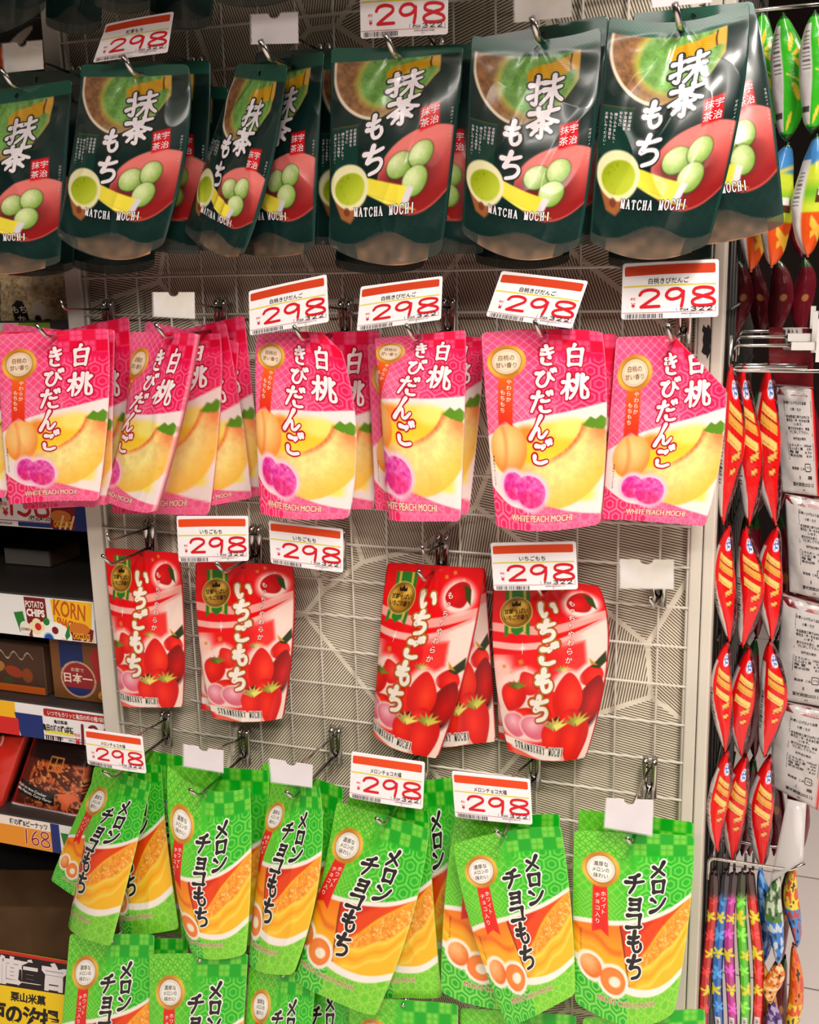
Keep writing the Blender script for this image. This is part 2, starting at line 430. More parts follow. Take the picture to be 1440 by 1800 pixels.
def curve(X, pts):
    p = np.asarray(pts, float); q = catmull(p, 10); o = np.argsort(q[:, 0]); return np.interp(X, q[o, 0], q[o, 1])
def ln(v, w): return np.clip(w - np.abs(v), 0, 0.35) / 0.35
def hexl(X, Y, s, w):
    """lines of a honeycomb of cell width s, double ring"""
    sx, sy = s, s * math.sqrt(3)
    def hd(x, y):
        x = np.abs(x); y = np.abs(y); return np.maximum(x, x * 0.5 + y * 0.8660254)
    ax = (X + 0.5 * sx) % sx - 0.5 * sx; ay = (Y + 0.5 * sy) % sy - 0.5 * sy
    bx = X % sx - 0.5 * sx; by = Y % sy - 0.5 * sy
    c = np.minimum(hd(ax, ay), hd(bx, by))
    return np.maximum(np.clip((c - (0.5 * s - w)) / 0.3, 0, 1), ln(c - 0.24 * s, w * 0.8))
def diam(X, Y, s, w):
    a = ((X + Y) % s) - s / 2; b = ((X - Y) % s) - s / 2
    return np.maximum(ln(a, w), ln(b, w))
def asan(X, Y, s, w):
    r = np.zeros_like(X)
    for k in range(3):
        a = math.radians(60 * k); p = X * math.cos(a) + Y * math.sin(a); r = np.maximum(r, ln((p % s) - s / 2, w))
        a += math.radians(30); p = X * math.cos(a) + Y * math.sin(a); q = s / math.sqrt(3) * 1.5; r = np.maximum(r, ln((p % q) - q / 2, w) * 0.8)
    return r
def saya(X, Y, s, w):
    u = (X + Y) / 1.414; v = (X - Y) / 1.414
    par = (np.floor(u / s) + np.floor(v / s)) % 2
    q = np.where(par > 0.5, u, v); p = s / 3
    return ln((q % p) - p / 2, w)
def shippo(X, Y, s, w):
    r = np.zeros_like(X)
    for ox, oy in ((0, 0), (0.5, 0.5)):
        x = (X / s + ox + 0.5) % 1 - 0.5; y = (Y / s + oy + 0.5) % 1 - 0.5
        r = np.maximum(r, ln((np.hypot(x, y) - 0.5) * s, w))
    return r
def flower(X, Y, s):
    x = X % s - s / 2; y = Y % s - s / 2; a = np.arctan2(y, x); d = np.hypot(x, y)
    return np.clip(1 - np.abs(d - s * 0.3 * (0.75 + 0.35 * np.cos(5 * a))) / 0.5, 0, 1)

def sphere_tone(p, cx, cy, rx, ry, c0, c1, rot=0, seed=1):
    r = p.erad(cx, cy, rx, ry, rot); k = np.clip(p.erad(cx - rx * 0.3, cy - ry * 0.35, rx * 1.3, ry * 1.3, rot), 0, 1) ** 1.5
    k = np.clip(k + (p.n(0.5, seed) - 0.5) * 0.3, 0, 1)[:, None]
    p.mix(p.ell(cx, cy, rx, ry, rot), c0 * (1 - k) + c1 * k)

def paint_matcha(X, Y, H):
    p = Pic(X, Y, rgb(20, 46, 43))
    r = np.zeros_like(X)
    for k in range(2):                                   # faint wave scales
        yy = Y + k * 2.5; row = np.floor(yy / 5); cx = (X + row % 2 * 5 + 50) % 10 - 5; cyy = yy % 5 - 5
        d = np.hypot(cx, cyy); r = np.maximum(r, ln((d % 1.7) - 0.85, 0.35) * (d < 5))
    p.mix(r * 0.25 * np.clip(1 - np.abs(Y - 142) / 12, 0, 1) + r * 0.15 * (X > 84) * (Y < 62), rgb(90, 140, 120))
    # bowl photograph
    win = p.poly([(3, 12), (84, 12), (84, 34), (70, 54), (44, 64), (28, 66), (10, 66), (3, 60)], 0.8)
    bowl = p.ell(47, 21, 44.5, 45, 0, 0.8) * win
    p.mix(bowl, rgb(240, 225, 205))
    b2 = p.ell(47.5, 20.5, 42.8, 43.2, 0, 0.8) * win
    n = p.n(0.35, 3)[:, None]
    p.mix(b2, rgb(146, 108, 74) * (0.75 + 0.5 * n))
    p.mix(b2 * np.clip((X - 55) / 22, 0, 1) * np.clip((32 - Y) / 10, 0, 1), rgb(190, 180, 120))
    p.mix(b2 * p.ell(53, 28, 33, 30, -20, 5), rgb(196, 186, 100))
    g = p.n(0.22, 5)[:, None]
    p.mix(b2 * p.ell(53, 29, 29, 26.5, -20, 4), rgb(126, 170, 96) * (0.85 + 0.35 * g))
    p.mix(b2 * p.ell(53, 29, 28, 25, -20, 4) * (p.n(0.9, 8) < 0.22), rgb(60, 100, 40))
    p.mix(b2 * np.clip((Y - 54) / 10, 0, 1) * 0.7, rgb(205, 185, 140))
    # whisk
    wk = p.poly([(44, 25), (50, 20), (75, 15), (80, 25), (66, 30), (52, 36), (46, 34)], 1.0)
    fib = 0.88 + 0.2 * np.sin((Y - 26 + (X - 60) * 0.28) * 4.6)[:, None]
    p.mix(wk, rgb(244, 188, 50) * np.clip(fib, 0.5, 1.06))
    p.mix(p.poly([(75, 14.5), (84, 12), (84, 27), (79, 25.5)], 0.8), rgb(225, 180, 90))
    p.mix(ln((X - 76.8) - np.abs(Y - 20) * 0.12, 0.8) * (Y > 13) * (Y < 26), rgb(35, 25, 18))
    # leaflet box
    bx = p.poly([(2.5, 66), (25.5, 66), (25.5, 101), (2.5, 101)], 0.5)
    p.mix(bx, rgb(27, 66, 56))
    p.mix(ln(Y - 66, 0.5) * (X > 2.5) * (X < 26) * 0.7, rgb(130, 110, 50))
    # plate
    pl = p.ell(76, 109, 33, 27, 0, 0.8) * (X < 98)
    k = np.clip((Y - 92) / 34, 0, 1)[:, None]
    p.mix(pl, rgb(232, 138, 132) * (1 - k) + rgb(146, 40, 40) * k)  # printed plate, its upper pink lightened to paint in the film's sheen
    p.mix(p.ell(76, 109, 33, 27, 0, 0.8) * (1 - p.ell(76, 108.4, 32.4, 26.6, 0, 0.8)) * 0.7, rgb(230, 130, 120))
    p.mix(p.ell(67, 113, 20, 13, 0, 9) * pl * 0.5, rgb(70, 18, 22))
    for cx, cyy, rx, ry, ro in ((60, 103, 10.0, 8.6, -10), (76, 100, 8.6, 8.8, 10), (72.5, 116, 9.4, 9.2, 15)):
        p.mix(p.ell(cx, cyy + 0.3, rx + 0.7, ry + 0.7, ro, 1.2) * 0.8, rgb(60, 72, 40))
        sphere_tone(p, cx, cyy, rx, ry, rgb(230, 240, 192), rgb(140, 174, 88), ro, int(cx))
    # yellow napkin with white end
    p.mix(p.poly([(32, 106), (71, 119.5), (66, 129), (31, 117)]), rgb(240, 226, 92))
    p.mix(p.poly([(31, 117), (66, 129), (75, 134), (50, 126)]), rgb(248, 238, 120))
    p.mix(p.poly([(67, 118), (72, 120), (67.5, 130), (62.5, 127.6)]), rgb(225, 222, 225))
    # cup
    p.mix(p.poly([(4, 120), (12, 137), (20, 139), (28, 129), (20, 126)], 1.5), rgb(165, 110, 70))
    p.mix(p.ell(18.5, 112.5, 16.5, 17, -25, 0.9), rgb(243, 238, 196))
    k = np.clip((X - 8 + Y - 105) / 30, 0, 1)[:, None]
    p.mix(p.ell(19, 114, 13.2, 11.6, -28, 0.9), rgb(150, 168, 30) * (1 - k) + rgb(196, 208, 78) * k)
    p.mix(p.ell(19, 114, 13, 11, -28, 0.9) * (p.n(0.9, 12) < 0.2) * (X < 18), rgb(80, 100, 12))
    p.mix(p.ell(17, 131, 2.6, 3.2, 0, 0.8) * 0.8, rgb(120, 62, 50))
    # seal stamp, header, side seals
    p.mix(p.poly([(73, 66), (87, 65), (88, 83), (74, 84)], 1.8), rgb(214, 30, 40))
    hd = 1 - p.above(12 + 0 * X, 0.5)
    p.mix(hd, rgb(26, 84, 70)); p.mix(hd * diam(X, Y, 3.0, 0.4) * 0.75, rgb(84, 150, 128))
    p.mix(hd * np.clip(np.sin(Y * 4.6), 0, 1) * 0.28, rgb(8, 30, 28))
    side = np.clip((2.2 - X) / 0.6 + 0.5, 0, 1) + np.clip((X - 97.8) / 0.6 + 0.5, 0, 1)
    p.mix(side * (1 - hd) * 0.8, rgb(38, 74, 68))
    return p.C

def paint_peach(X, Y, H):
    k = np.clip((X - 15) / 75 - Y / 260, 0, 1)[:, None]
    p = Pic(X, Y, rgb(240, 92, 142)); p.C = rgb(242, 104, 150) * (1 - k) + rgb(232, 30, 92) * k
    lt = rgb(255, 190, 206)
    p.mix(diam(X, Y, 8.5, 0.7) * 0.6 * np.clip((58 - X) / 4, 0, 1), lt)
    p.mix(np.clip(1 - np.hypot((X + Y) % 8.5 - 4.2, (X - Y) % 8.5 - 4.2) / 1.6, 0, 1) * 0.5 * (X < 54), lt)
    p.mix(saya(X, Y, 8, 0.55) * 0.6 * np.clip((Y - 56) / 4, 0, 1) * np.clip((64 - X) / 4, 0, 1), lt)
    p.mix(hexl(X, Y - 6, 13.5, 0.8) * 0.55 * np.clip((X - 56) / 4, 0, 1) * np.clip((Y - 27) / 3, 0, 1), lt)
    cs = 11.5; ck = (np.floor((X - 54) / cs) + np.floor(Y / cs)) % 2
    m = (X > 54) * (Y < 24)
    p.mix(m * ck, rgb(240, 70, 120)); p.mix(m * ck * flower(X - 54, Y, cs / 2) * 0.7, lt); p.mix(m * (1 - ck), rgb(228, 22, 74))
    hd = 1 - p.above(11 + 0 * X, 0.5)
    p.mix(hd * np.clip(np.sin(Y * 5.0), 0, 1) * 0.25, rgb(255, 190, 205))
    # white swoosh and fruit picture
    yb = curve(X, [(-2, 100), (6, 95), (25, 86), (48, 80), (74, 75), (102, 68)])
    sw = p.above(yb); p.mix(sw, rgb(250, 236, 232))
    low = curve(X, [(-2, 118), (10, 126), (30, 136), (54, 143), (78, 147), (102, 149)])
    py = curve(X, [(-2, 108), (18, 92), (40, 88), (60, 86), (86, 84), (102, 92)])
    pic = p.above(py, 4) * (1 - p.above(low - 6, 4)) * np.clip((X - 4) / 8, 0, 1) * np.clip((97 - X) / 8, 0, 1)
    p.mix(pic, rgb(253, 230, 112))
    p.mix(p.ell(58, 98, 32, 13, -8, 9) * 0.8, rgb(250, 206, 70)); p.mix(p.ell(72, 89, 13, 8, -6, 5) * 0.8, rgb(252, 238, 150)); p.mix(p.ell(50, 93, 9, 6, 0, 4) * .5, rgb(252, 240, 160))
    p.mix(p.ell(38, 93, 8, 6, 0, 5) * 0.7, rgb(238, 130, 66)); p.mix(p.ell(36, 116, 10, 12, 0, 7) * 0.8, rgb(250, 206, 60))
    # big cut slice
    r = p.erad(66, 110, 39, 36, -28); inn = p.erad(53, 92, 31, 20, -28)
    sl = np.clip((1 - r) * 26, 0, 1) * np.clip((inn - 1) * 14 + 0.5, 0, 1) * np.clip((Y - 84) / 3, 0, 1) * np.clip((X - 26) / 10, 0, 1)
    kk = np.clip((r - 0.45) / 0.55, 0, 1)[:, None]; nn = p.n(0.25, 4)[:, None]
    p.mix(sl, (rgb(254, 232, 160) * (1 - kk) + rgb(246, 188, 118) * kk) * (0.92 + 0.14 * nn))
    p.mix(sl * np.clip((140 - 0.9 * Y + (60 - X) * .6) / -26 + 1, 0, 1) * 0.55, rgb(252, 218, 76))
    p.mix(sl * np.clip(1 - (inn - 1) * 5, 0, 1) * np.clip((X - 50) / 14, 0, 1) * (0.35 + 0.8 * p.n(0.5, 6)), rgb(224, 84, 52))
    p.mix(sl * np.clip((X - 84) / 10, 0, 1) * np.clip((104 - Y) / 12, 0, 1) * 0.55, rgb(240, 116, 84))
    # whole peach
    kk = np.clip(p.erad(20, 100, 19, 20), 0, 1)[:, None] ** 2
    p.mix(p.ell(22, 105, 16.5, 19, 0), rgb(254, 216, 150) * (1 - kk) + rgb(240, 160, 88) * kk)
    p.mix(np.clip(1 - np.abs(X - 20 + (Y - 105) ** 2 * 0.012) / 3.2, 0, 1) * p.ell(22, 105, 15.5, 18, 0) * 0.35, rgb(226, 104, 50))
    for q in ([(82, 87), (88, 80), (93, 83), (91, 90)], [(90, 84), (96, 79), (102, 84), (98, 91), (92, 90)]):
        p.mix(p.poly(q), rgb(104, 150, 48))
    # bottom bands
    bt = curve(X, [(-2, 128), (10, 138), (24, 145), (40, 146), (54, 144), (78, 149), (102, 153)])
    b = p.above(bt)
    p.mix(b, rgb(240, 106, 150)); p.mix(b * (X < 42), rgb(234, 56, 114))
    p.mix(b * (X < 42) * hexl(X, Y, 13, 0.9) * 0.8, rgb(250, 166, 190))
    p.mix(b * (X >= 42) * asan(X, Y, 8, 0.5) * 0.55, rgb(252, 186, 205))
    for cx, cyy, rx, ry, ro in ((25.5, 131, 9.8, 9.6, 10), (41, 134.5, 13.8, 11, 12)):
        p.mix(p.ell(cx, cyy, rx + 3, ry + 3, ro, 3), rgb(253, 214, 228))
    for cx, cyy, rx, ry, ro in ((25.5, 131, 9.8, 9.6, 10), (41, 134.5, 13.8, 11, 12)):
        kk = np.clip(p.n(0.33, 7) * 1.8 - 0.45, 0, 1)[:, None]
        p.mix(p.ell(cx, cyy, rx, ry, ro), rgb(218, 58, 158) * (1 - kk) + rgb(244, 150, 204) * kk)
        p.mix(p.ell(cx, cyy + ry * 0.5, rx * 0.8, ry * 0.5, ro, 4) * 0.4, rgb(220, 30, 90))
    # badge and ribbon
    rb = p.poly([(13.5, 46), (26.5, 46), (26.5, 88), (20, 84), (13.5, 88)])
    kk = np.clip((Y - 48) / 40, 0, 1)[:, None]; p.mix(rb, rgb(240, 116, 52) * (1 - kk) + rgb(226, 64, 44) * kk)
    badge(p, 20, 32, rgb(243, 222, 198), 1.0)
    p.mix((np.clip((1.0 - X) / 0.5, 0, 1) + np.clip((X - 99) / 0.5, 0, 1)) * 0.5, rgb(255, 200, 215))
    return p.C

def badge(p, cx, cy, inner, s):
    a = np.arctan2(p.Y - cy, p.X - cx); kk = (0.5 + 0.5 * np.cos(2 * a + 0.8))[:, None]
    p.mix(p.ell(cx, cy, 16 * s, 16 * s), rgb(196, 138, 44) * (1 - kk) + rgb(240, 196, 92) * kk)
    p.mix(p.ell(cx, cy, 12.6 * s, 12.6 * s), rgb(130, 84, 40)); p.mix(p.ell(cx, cy, 12.0 * s, 12.0 * s), inner)
    p.mix(ln(p.erad(cx, cy, 10.4 * s, 10.4 * s) * 10.4 * s - 10.4 * s, 0.42) * 0.7, rgb(190, 150, 100))

def berry(p, cx, cy, rx, ry, rot=0, c0=rgb(240, 44, 34), c1=rgb(196, 10, 18), seed=1):
    a = math.radians(rot); dx = p.X - cx; dy = p.Y - cy
    x = dx * math.cos(a) + dy * math.sin(a); y = -dx * math.sin(a) + dy * math.cos(a)
    w = rx * np.clip(1.0 - 0.30 * (y / ry) - 0.10 * (y / ry) ** 2, 0.4, 1.25)
    m = np.clip((1 - np.sqrt((x / w) ** 2 + (y / ry) ** 2)) * min(rx, ry) / 0.6 + 0.5, 0, 1)
    kk = np.clip(np.sqrt(((x + rx * 0.3) / rx) ** 2 + ((y + ry * 0.1) / ry) ** 2), 0, 1)[:, None]
    p.mix(m, c0 * (1 - kk) + c1 * kk)
    sd = np.clip(1 - np.hypot((x + np.floor(y / 1.8) % 2 * 1.1) % 2.2 - 1.1, y % 1.8 - 0.9) / 0.55, 0, 1)
    p.mix(m * sd * 0.5, rgb(250, 150, 90))
    return m

def calyx(p, cx, cy, s, c=rgb(190, 196, 90)):
    for k in range(6):
        a = math.radians(200 + k * 28); q = (cx + s * math.cos(a) * 1.2, cy + s * math.sin(a) * 0.8)
        nx, ny = -math.sin(a) * s * 0.22, math.cos(a) * s * 0.22
        p.mix(p.poly([(cx + nx, cy + ny), q, (cx - nx, cy - ny)]), c * (0.75 + 0.06 * k))

def paint_straw(X, Y, H):
    p = Pic(X, Y, rgb(222, 16, 26))
    p.mix(np.clip((14 - Y) / 12, 0, 1) * 0.7, rgb(196, 8, 20))
    # pale swooshes
    a1 = curve(X, [(-2, 37), (30, 43), (60, 44), (102, 32)]); a2 = curve(X, [(-2, 52), (30, 56), (64, 53), (102, 36)])
    a3 = curve(X, [(-2, 66), (30, 66), (60, 60), (102, 40)])
    p.mix(p.above(a1) * (1 - p.above(a1 + 8)), rgb(244, 176, 168)); p.mix(p.above(a2 + 3) * (1 - p.above(a2 + 9)), rgb(246, 190, 182))
    low = p.above(a3 + 2); kk = np.clip((X - 40) / 40, 0, 1)[:, None]
    p.mix(low, rgb(228, 34, 38) * (1 - kk) + rgb(252, 226, 216) * kk)
    p.mix(low * p.ell(8, 92, 14, 26, 0, 9), rgb(250, 206, 196)); p.mix(low * p.ell(86, 66, 9, 9, 0, 1.2) * 0.5, rgb(252, 232, 222))
    p.mix(low * p.ell(45, 80, 22, 18, 0, 9) * 0.8, rgb(226, 18, 26))
    for (x0, y0, s_) in ((10, 78, 3), (24, 74, 4), (29, 80, 3), (22, 84, 3), (62, 8, 3), (70, 4, 3), (80, 10, 2.4), (16, 84, 2.6)):
        p.mix(p.poly([(x0, y0), (x0 + s_, y0 - s_ * 0.3), (x0 + s_ * 1.3, y0 + s_ * 0.7), (x0 + s_ * 0.3, y0 + s_)]) * 0.85, rgb(220, 150, 70))
    glow = rgb(255, 226, 216)
    for cx, cyy, rx, ry in ((79, 25, 14, 12), (68, 108, 15, 20), (18, 105, 14, 15), (29, 95, 11, 12), (86, 92, 12, 11), (24, 128, 26, 14)):
        p.mix(p.ell(cx, cyy, rx + 3, ry + 3, 0, 6), glow)
    berry(p, 79, 24, 12, 11, -30, rgb(214, 26, 34), rgb(180, 8, 22)); p.mix(p.poly([(82, 14), (90, 18), (92, 32), (86, 26)]), rgb(62, 76, 30))
    A_, B_ = rgb(248, 62, 40), rgb(206, 16, 18)
    p.mix(p.poly([(60, 66), (80, 62), (82, 82), (74, 88), (62, 84)], 4) * .9, rgb(236, 40, 40)); p.mix(p.poly([(61, 66), (79, 63), (80, 80), (72, 84), (62, 80)], 1.5) * (np.sin(X * 2.2) * np.sin(Y * 2.2) > .5) * .4, rgb(255, 150, 130))
    calyx(p, 62, 86, 7, rgb(206, 196, 110))
    p.mix(p.ell(64, 124, 20, 10, 0, 5), rgb(40, 6, 10)); p.mix(p.ell(86, 122, 13, 14, 0, 5), rgb(56, 8, 12))
    berry(p, 33, 94, 9, 11, 150, rgb(240, 90, 80), rgb(214, 30, 30), 2); berry(p, 18, 107, 11, 14, 20, A_, B_); calyx(p, 22, 98, 9, rgb(120, 140, 54))
    berry(p, 88, 93, 10, 9, 190, A_, B_); p.mix(p.poly([(86, 86), (98, 74), (99, 84), (93, 89)]), rgb(44, 60, 26)); p.mix(p.poly([(86, 84), (84, 78), (92, 86)]), rgb(206, 150, 50))
    berry(p, 89, 113, 12, 19, 195, rgb(206, 24, 26), rgb(136, 6, 14))
    p.mix(p.ell(68, 104, 12, 18, 0, 5) * .8, glow); berry(p, 52, 112, 8, 14, 170, A_, B_); berry(p, 68, 107, 13.5, 19, 180, rgb(252, 84, 52), rgb(212, 20, 18))
    p.mix(p.ell(28, 121, 11, 5.5, -8, 3), glow); berry(p, 28, 121, 10, 5.5, -8, A_, B_)
    for cx, cyy, rx, ry in ((17, 131, 11, 10.5), (37, 132, 14, 9.5)):
        p.mix(p.ell(cx, cyy, rx + 1.5, ry + 1.5, 10, 2), glow); kk = np.clip(p.erad(cx - 2, cyy - 3, rx, ry), 0, 1)[:, None]; p.mix(p.ell(cx, cyy, rx, ry, 10), rgb(254, 206, 214) * (1 - kk) + rgb(230, 124, 146) * kk)
    berry(p, 72, 127, 9, 9, 0, A_, B_); berry(p, 58, 141, 13.5, 15, 0, A_, B_); berry(p, 80, 144, 14, 19, -8, A_, B_)
    calyx(p, 58, 132, 12, rgb(232, 226, 130)); calyx(p, 79, 130, 12, rgb(206, 206, 100))
    yb = curve(X, [(-2, 147), (20, 149), (50, 153), (102, 150)])
    p.mix(p.above(yb - 5) * (1 - p.above(yb + 4)) * np.clip((70 - X) / 4, 0, 1), rgb(252, 240, 232))
    p.mix(p.above(yb + 4) * np.clip((66 - X) / 10, 0, 1), rgb(240, 120, 104)); p.mix(p.above(yb + 2) * np.clip((12 - X) / 6, 0, 1), rgb(226, 40, 40))
    # rosette
    for x0, x1 in ((12, 34),):
        p.mix(p.poly([(12, 7), (34, 7), (34, 53), (28, 48), (23, 52), (18, 48), (12, 53)]), rgb(50, 128, 46))
        for gx in (16.5, 29.5): p.mix(ln(X - gx, 1.4) * (Y > 7) * (Y < 49), rgb(206, 186, 92))
        p.mix(p.poly([(20, 40), (26, 40), (26, 56), (23, 50), (20, 56)]) * 0, rgb(0, 0, 0))
    a = np.arctan2(Y - 30, X - 22); kk = (0.5 + 0.5 * np.sin(2 * a + X * 0.12))[:, None]
    p.mix(p.ell(22, 30, 14.5, 14.5), rgb(232, 208, 130)); p.mix(p.ell(22, 30, 13.6, 13.6), rgb(70, 44, 10))
    p.mix(p.ell(22, 30, 12.8, 12.8), rgb(160, 116, 34) * (1 - kk) + rgb(226, 190, 96) * kk)
    p.mix(ln(p.erad(22, 30, 11.6, 11.6) * 11.6 - 11.6, 0.4), rgb(60, 38, 10))
    p.mix((np.clip((1.4 - X) / 0.5, 0, 1) + np.clip((X - 98.6) / 0.5, 0, 1)) * 0.9, rgb(170, 6, 16))
    return p.C

def paint_melon(X, Y, H):
    p = Pic(X, Y, rgb(70, 190, 52)); lt = rgb(176, 232, 104)
    k = np.clip((X - 30) / 50, 0, 1)[:, None]; p.C = rgb(104, 202, 62) * (1 - k) + rgb(26, 178, 46) * k
    p.mix(np.clip((34 - Y) / 12, 0, 1) * np.clip((48 - X) / 6, 0, 1), rgb(150, 216, 84))
    p.mix(shippo(X, Y, 10, 0.7) * np.clip((30 - Y) / 3, 0, 1) * np.clip((52 - X) / 3, 0, 1), rgb(70, 184, 52))
    p.mix(diam(X, Y, 9, 0.6) * 0.7 * np.clip((Y - 28) / 3, 0, 1) * np.clip((60 - Y) / 3, 0, 1) * np.clip((56 - X) / 3, 0, 1), lt)
    p.mix(flower(X + Y, X - Y, 9) * 0.5 * np.clip((Y - 30) / 3, 0, 1) * np.clip((58 - Y) / 3, 0, 1) * (X < 54), lt)
    p.mix(saya(X, Y, 9, 0.55) * 0.8 * np.clip((Y - 57) / 3, 0, 1) * np.clip((66 - X) / 4, 0, 1), lt)
    p.mix(hexl(X, Y, 13.5, 0.95) * 0.8 * np.clip((X - 52) / 4, 0, 1) * np.clip((Y - 21) / 2, 0, 1), rgb(150, 226, 100))
    cs = 11; ck = (np.floor((X - 50) / cs) + np.floor((Y + 1) / cs)) % 2; m = (X > 50) * (Y < 21)
    p.mix(m * 1.0, rgb(16, 170, 40)); p.mix(m * ck, rgb(96, 196, 60)); p.mix(m * ck * flower(X - 50, Y + 1, cs / 2), rgb(190, 236, 130))
    # melon picture
    yb = curve(X, [(-2, 84), (16, 80), (40, 77), (66, 72), (84, 66), (102, 56)])
    sw = p.above(yb); p.mix(sw, rgb(250, 246, 238))
    low = curve(X, [(-2, 116), (20, 122), (44, 131), (66, 134), (84, 132), (102, 124)])
    pic = p.above(yb + 4) * (1 - p.above(low - 3))
    kk = np.clip((Y - 84) / 40, 0, 1)[:, None]; p.mix(pic, rgb(240, 138, 40) * (1 - kk) + rgb(252, 206, 46) * kk)
    for i, (o, c) in enumerate(((0, rgb(226, 110, 30)), (9, rgb(250, 188, 60)), (17, rgb(252, 214, 80)))):
        p.mix(pic * (X < 41) * np.clip(1 - np.abs(Y - 88 - o - X * 0.42 - 2 * np.sin(X * 0.25)) / 4, 0, 1) * 0.8, c)
    rt = pic * p.above(0 * X + 60, 1) * np.clip((X - (38 + (Y - 78) * 0.17)) / 0.8, 0, 1)
    p.mix(rt, rgb(250, 196, 56))
    p.mix(rt * (1 - p.above(curve(X, [(36, 116), (50, 110), (62, 100), (76, 82), (100, 60)]), 2)), rgb(226, 84, 24))
    p.mix(rt * (1 - p.above(curve(X, [(36, 100), (50, 94), (60, 84), (76, 70), (100, 50)]), 4)) * 0.7, rgb(196, 44, 14))
    s1 = curve(X, [(36, 118), (52, 110), (66, 97), (80, 80), (102, 60)]); s2 = curve(X, [(36, 120), (54, 116), (70, 108), (86, 98), (102, 80)])
    band = p.above(s1, 2) * (1 - p.above(s2, 2)) * rt
    p.mix(band, rgb(244, 160, 54) * (0.85 + 0.3 * p.n(0.4, 3)[:, None])); p.mix(band * (p.n(0.9, 5) > 0.66) * np.clip((Y - s1) / 2, 0, 1), rgb(254, 222, 140))
    for o in (2, 9, 16):
        p.mix(rt * np.clip(1 - np.abs(Y - s2 - o - 1.6 * np.sin(X * 0.3)) / 3, 0, 1) * 0.75, rgb(254, 226, 120) if o != 9 else rgb(240, 166, 40))
    p.mix(np.clip(1 - np.abs(X - (38.5 + (Y - 78) * 0.17)) / 1.1, 0, 1) * pic, rgb(110, 22, 6))
    bt = p.above(low + 3); p.mix(bt, rgb(120, 204, 66)); lf = np.clip((46 - X) / 0.6, 0, 1)
    p.mix(bt * lf, rgb(28, 172, 50)); p.mix(bt * lf * hexl(X, Y, 12, 0.95) * 0.9, rgb(160, 230, 110)); p.mix(bt * (1 - lf) * asan(X, Y, 8.5, 0.55) * 0.6, rgb(196, 234, 110))
    for q in ((14.5, 120, 9, 9.4), (33, 126.5, 11, 10.6)): p.mix(p.ell(q[0], q[1], q[2] + 3, q[3] + 3, 0, 1.5), rgb(254, 246, 232))
    sphere_tone(p, 14.5, 120, 9, 9.4, rgb(250, 196, 140), rgb(226, 126, 56), 0, 3)
    p.mix(p.ell(33, 126.5, 11, 10.6), rgb(236, 130, 56)); p.mix(p.ell(33, 126.5, 9.8, 9.4), rgb(240, 148, 74)); p.mix(p.ell(34.5, 127, 5.2, 4.2, -15, 1), rgb(255, 246, 226))
    rb = p.poly([(16.5, 48), (28.5, 48), (29.5, 92), (23, 87), (15.5, 91)])
    p.mix(rb, rgb(222, 46, 36)); badge(p, 23, 35, rgb(246, 246, 240), 0.98)
    p.mix((np.clip((1.0 - X) / 0.5, 0, 1) + np.clip((X - 99) / 0.5, 0, 1)) * 0.6, rgb(180, 230, 120))
    return p.C

# lettering of each kind
def art_matcha():
    a = Art(); W = rgb(246, 238, 244); O = rgb(52, 54, 50)
    k = dict(rot=-3, shear=0.08)
    a.title([('抹', 60, 40, 27, 25), ('茶', 60, 63, 26, 23), ('も', 39, 71, 20, 20), ('ち', 39, 95, 24, 22)], W, O, 3.4, 2.3, 1, **k)
    for i, t in enumerate(("京都府産の", "宇治抹茶を", "おもちに", "練り込みました。", "もちもち食感を", "お楽しみください。")):
        a.vtext(t, 23.0 - i * 3.4, 70 + (i > 2) * 1.5, 2.75, 2.5, W, 1)
    for t, x in (("宇治", 84.0), ("抹茶", 77.4)): a.vtext(t, x, 70.8, 8, 6.6, W, 1, 0.004)
    f = lambda x: 130 + ((x - 48) / 40) ** 2 * 3.0 + (x - 48) * 0.03
    a.serif("MATCHA MOCHI", 23, 74, f, 6.0, rgb(20, 36, 34), 1, 1.0); a.serif("MATCHA MOCHI", 23, 74, f, 6.0, W, 2, 0.3)
    a.vtext("写真はイメージです。", 96, 75, 2.6, 2.1, rgb(190, 195, 190), 1)
    return a.done()
def art_peach():
    a = Art(); W = rgb(252, 240, 244); O = rgb(196, 18, 48)
    k = dict(shear=0.06)
    a.title([('き', 53, 27, 17, 20), ('び', 52, 48, 19, 18), ('だ', 50, 68, 19, 19), ('ん', 49, 88, 19, 19), ('ご', 50, 107, 19, 20),
             ('白', 76, 27, 21, 23), ('桃', 76, 55, 22, 24)], W, O, 3.0, 2.5, 1, **k)
    b = rgb(122, 82, 50)
    a.text("白桃の", 20, 28.5, 5.6, b, 1, width=13); a.text("甘い香り", 20, 35.5, 5.2, b, 1, width=17)
    W2 = rgb(255, 235, 220)
    a.vtext("やわらか", 22.8, 51, 5.0, 4.6, W2, 1, 0.01); a.vtext("もちもち", 17.6, 60, 5.0, 4.6, W2, 1, 0.01)
    a.text_lined("WHITE PEACH MOCHI", 50, 152.2, 5.8, rgb(250, 230, 196), rgb(206, 110, 110), 1, width=55)
    a.vtext("写真はイメージです", 7.5, 112, 2.4, 2.2, rgb(90, 50, 40), 1)
    return a.done()
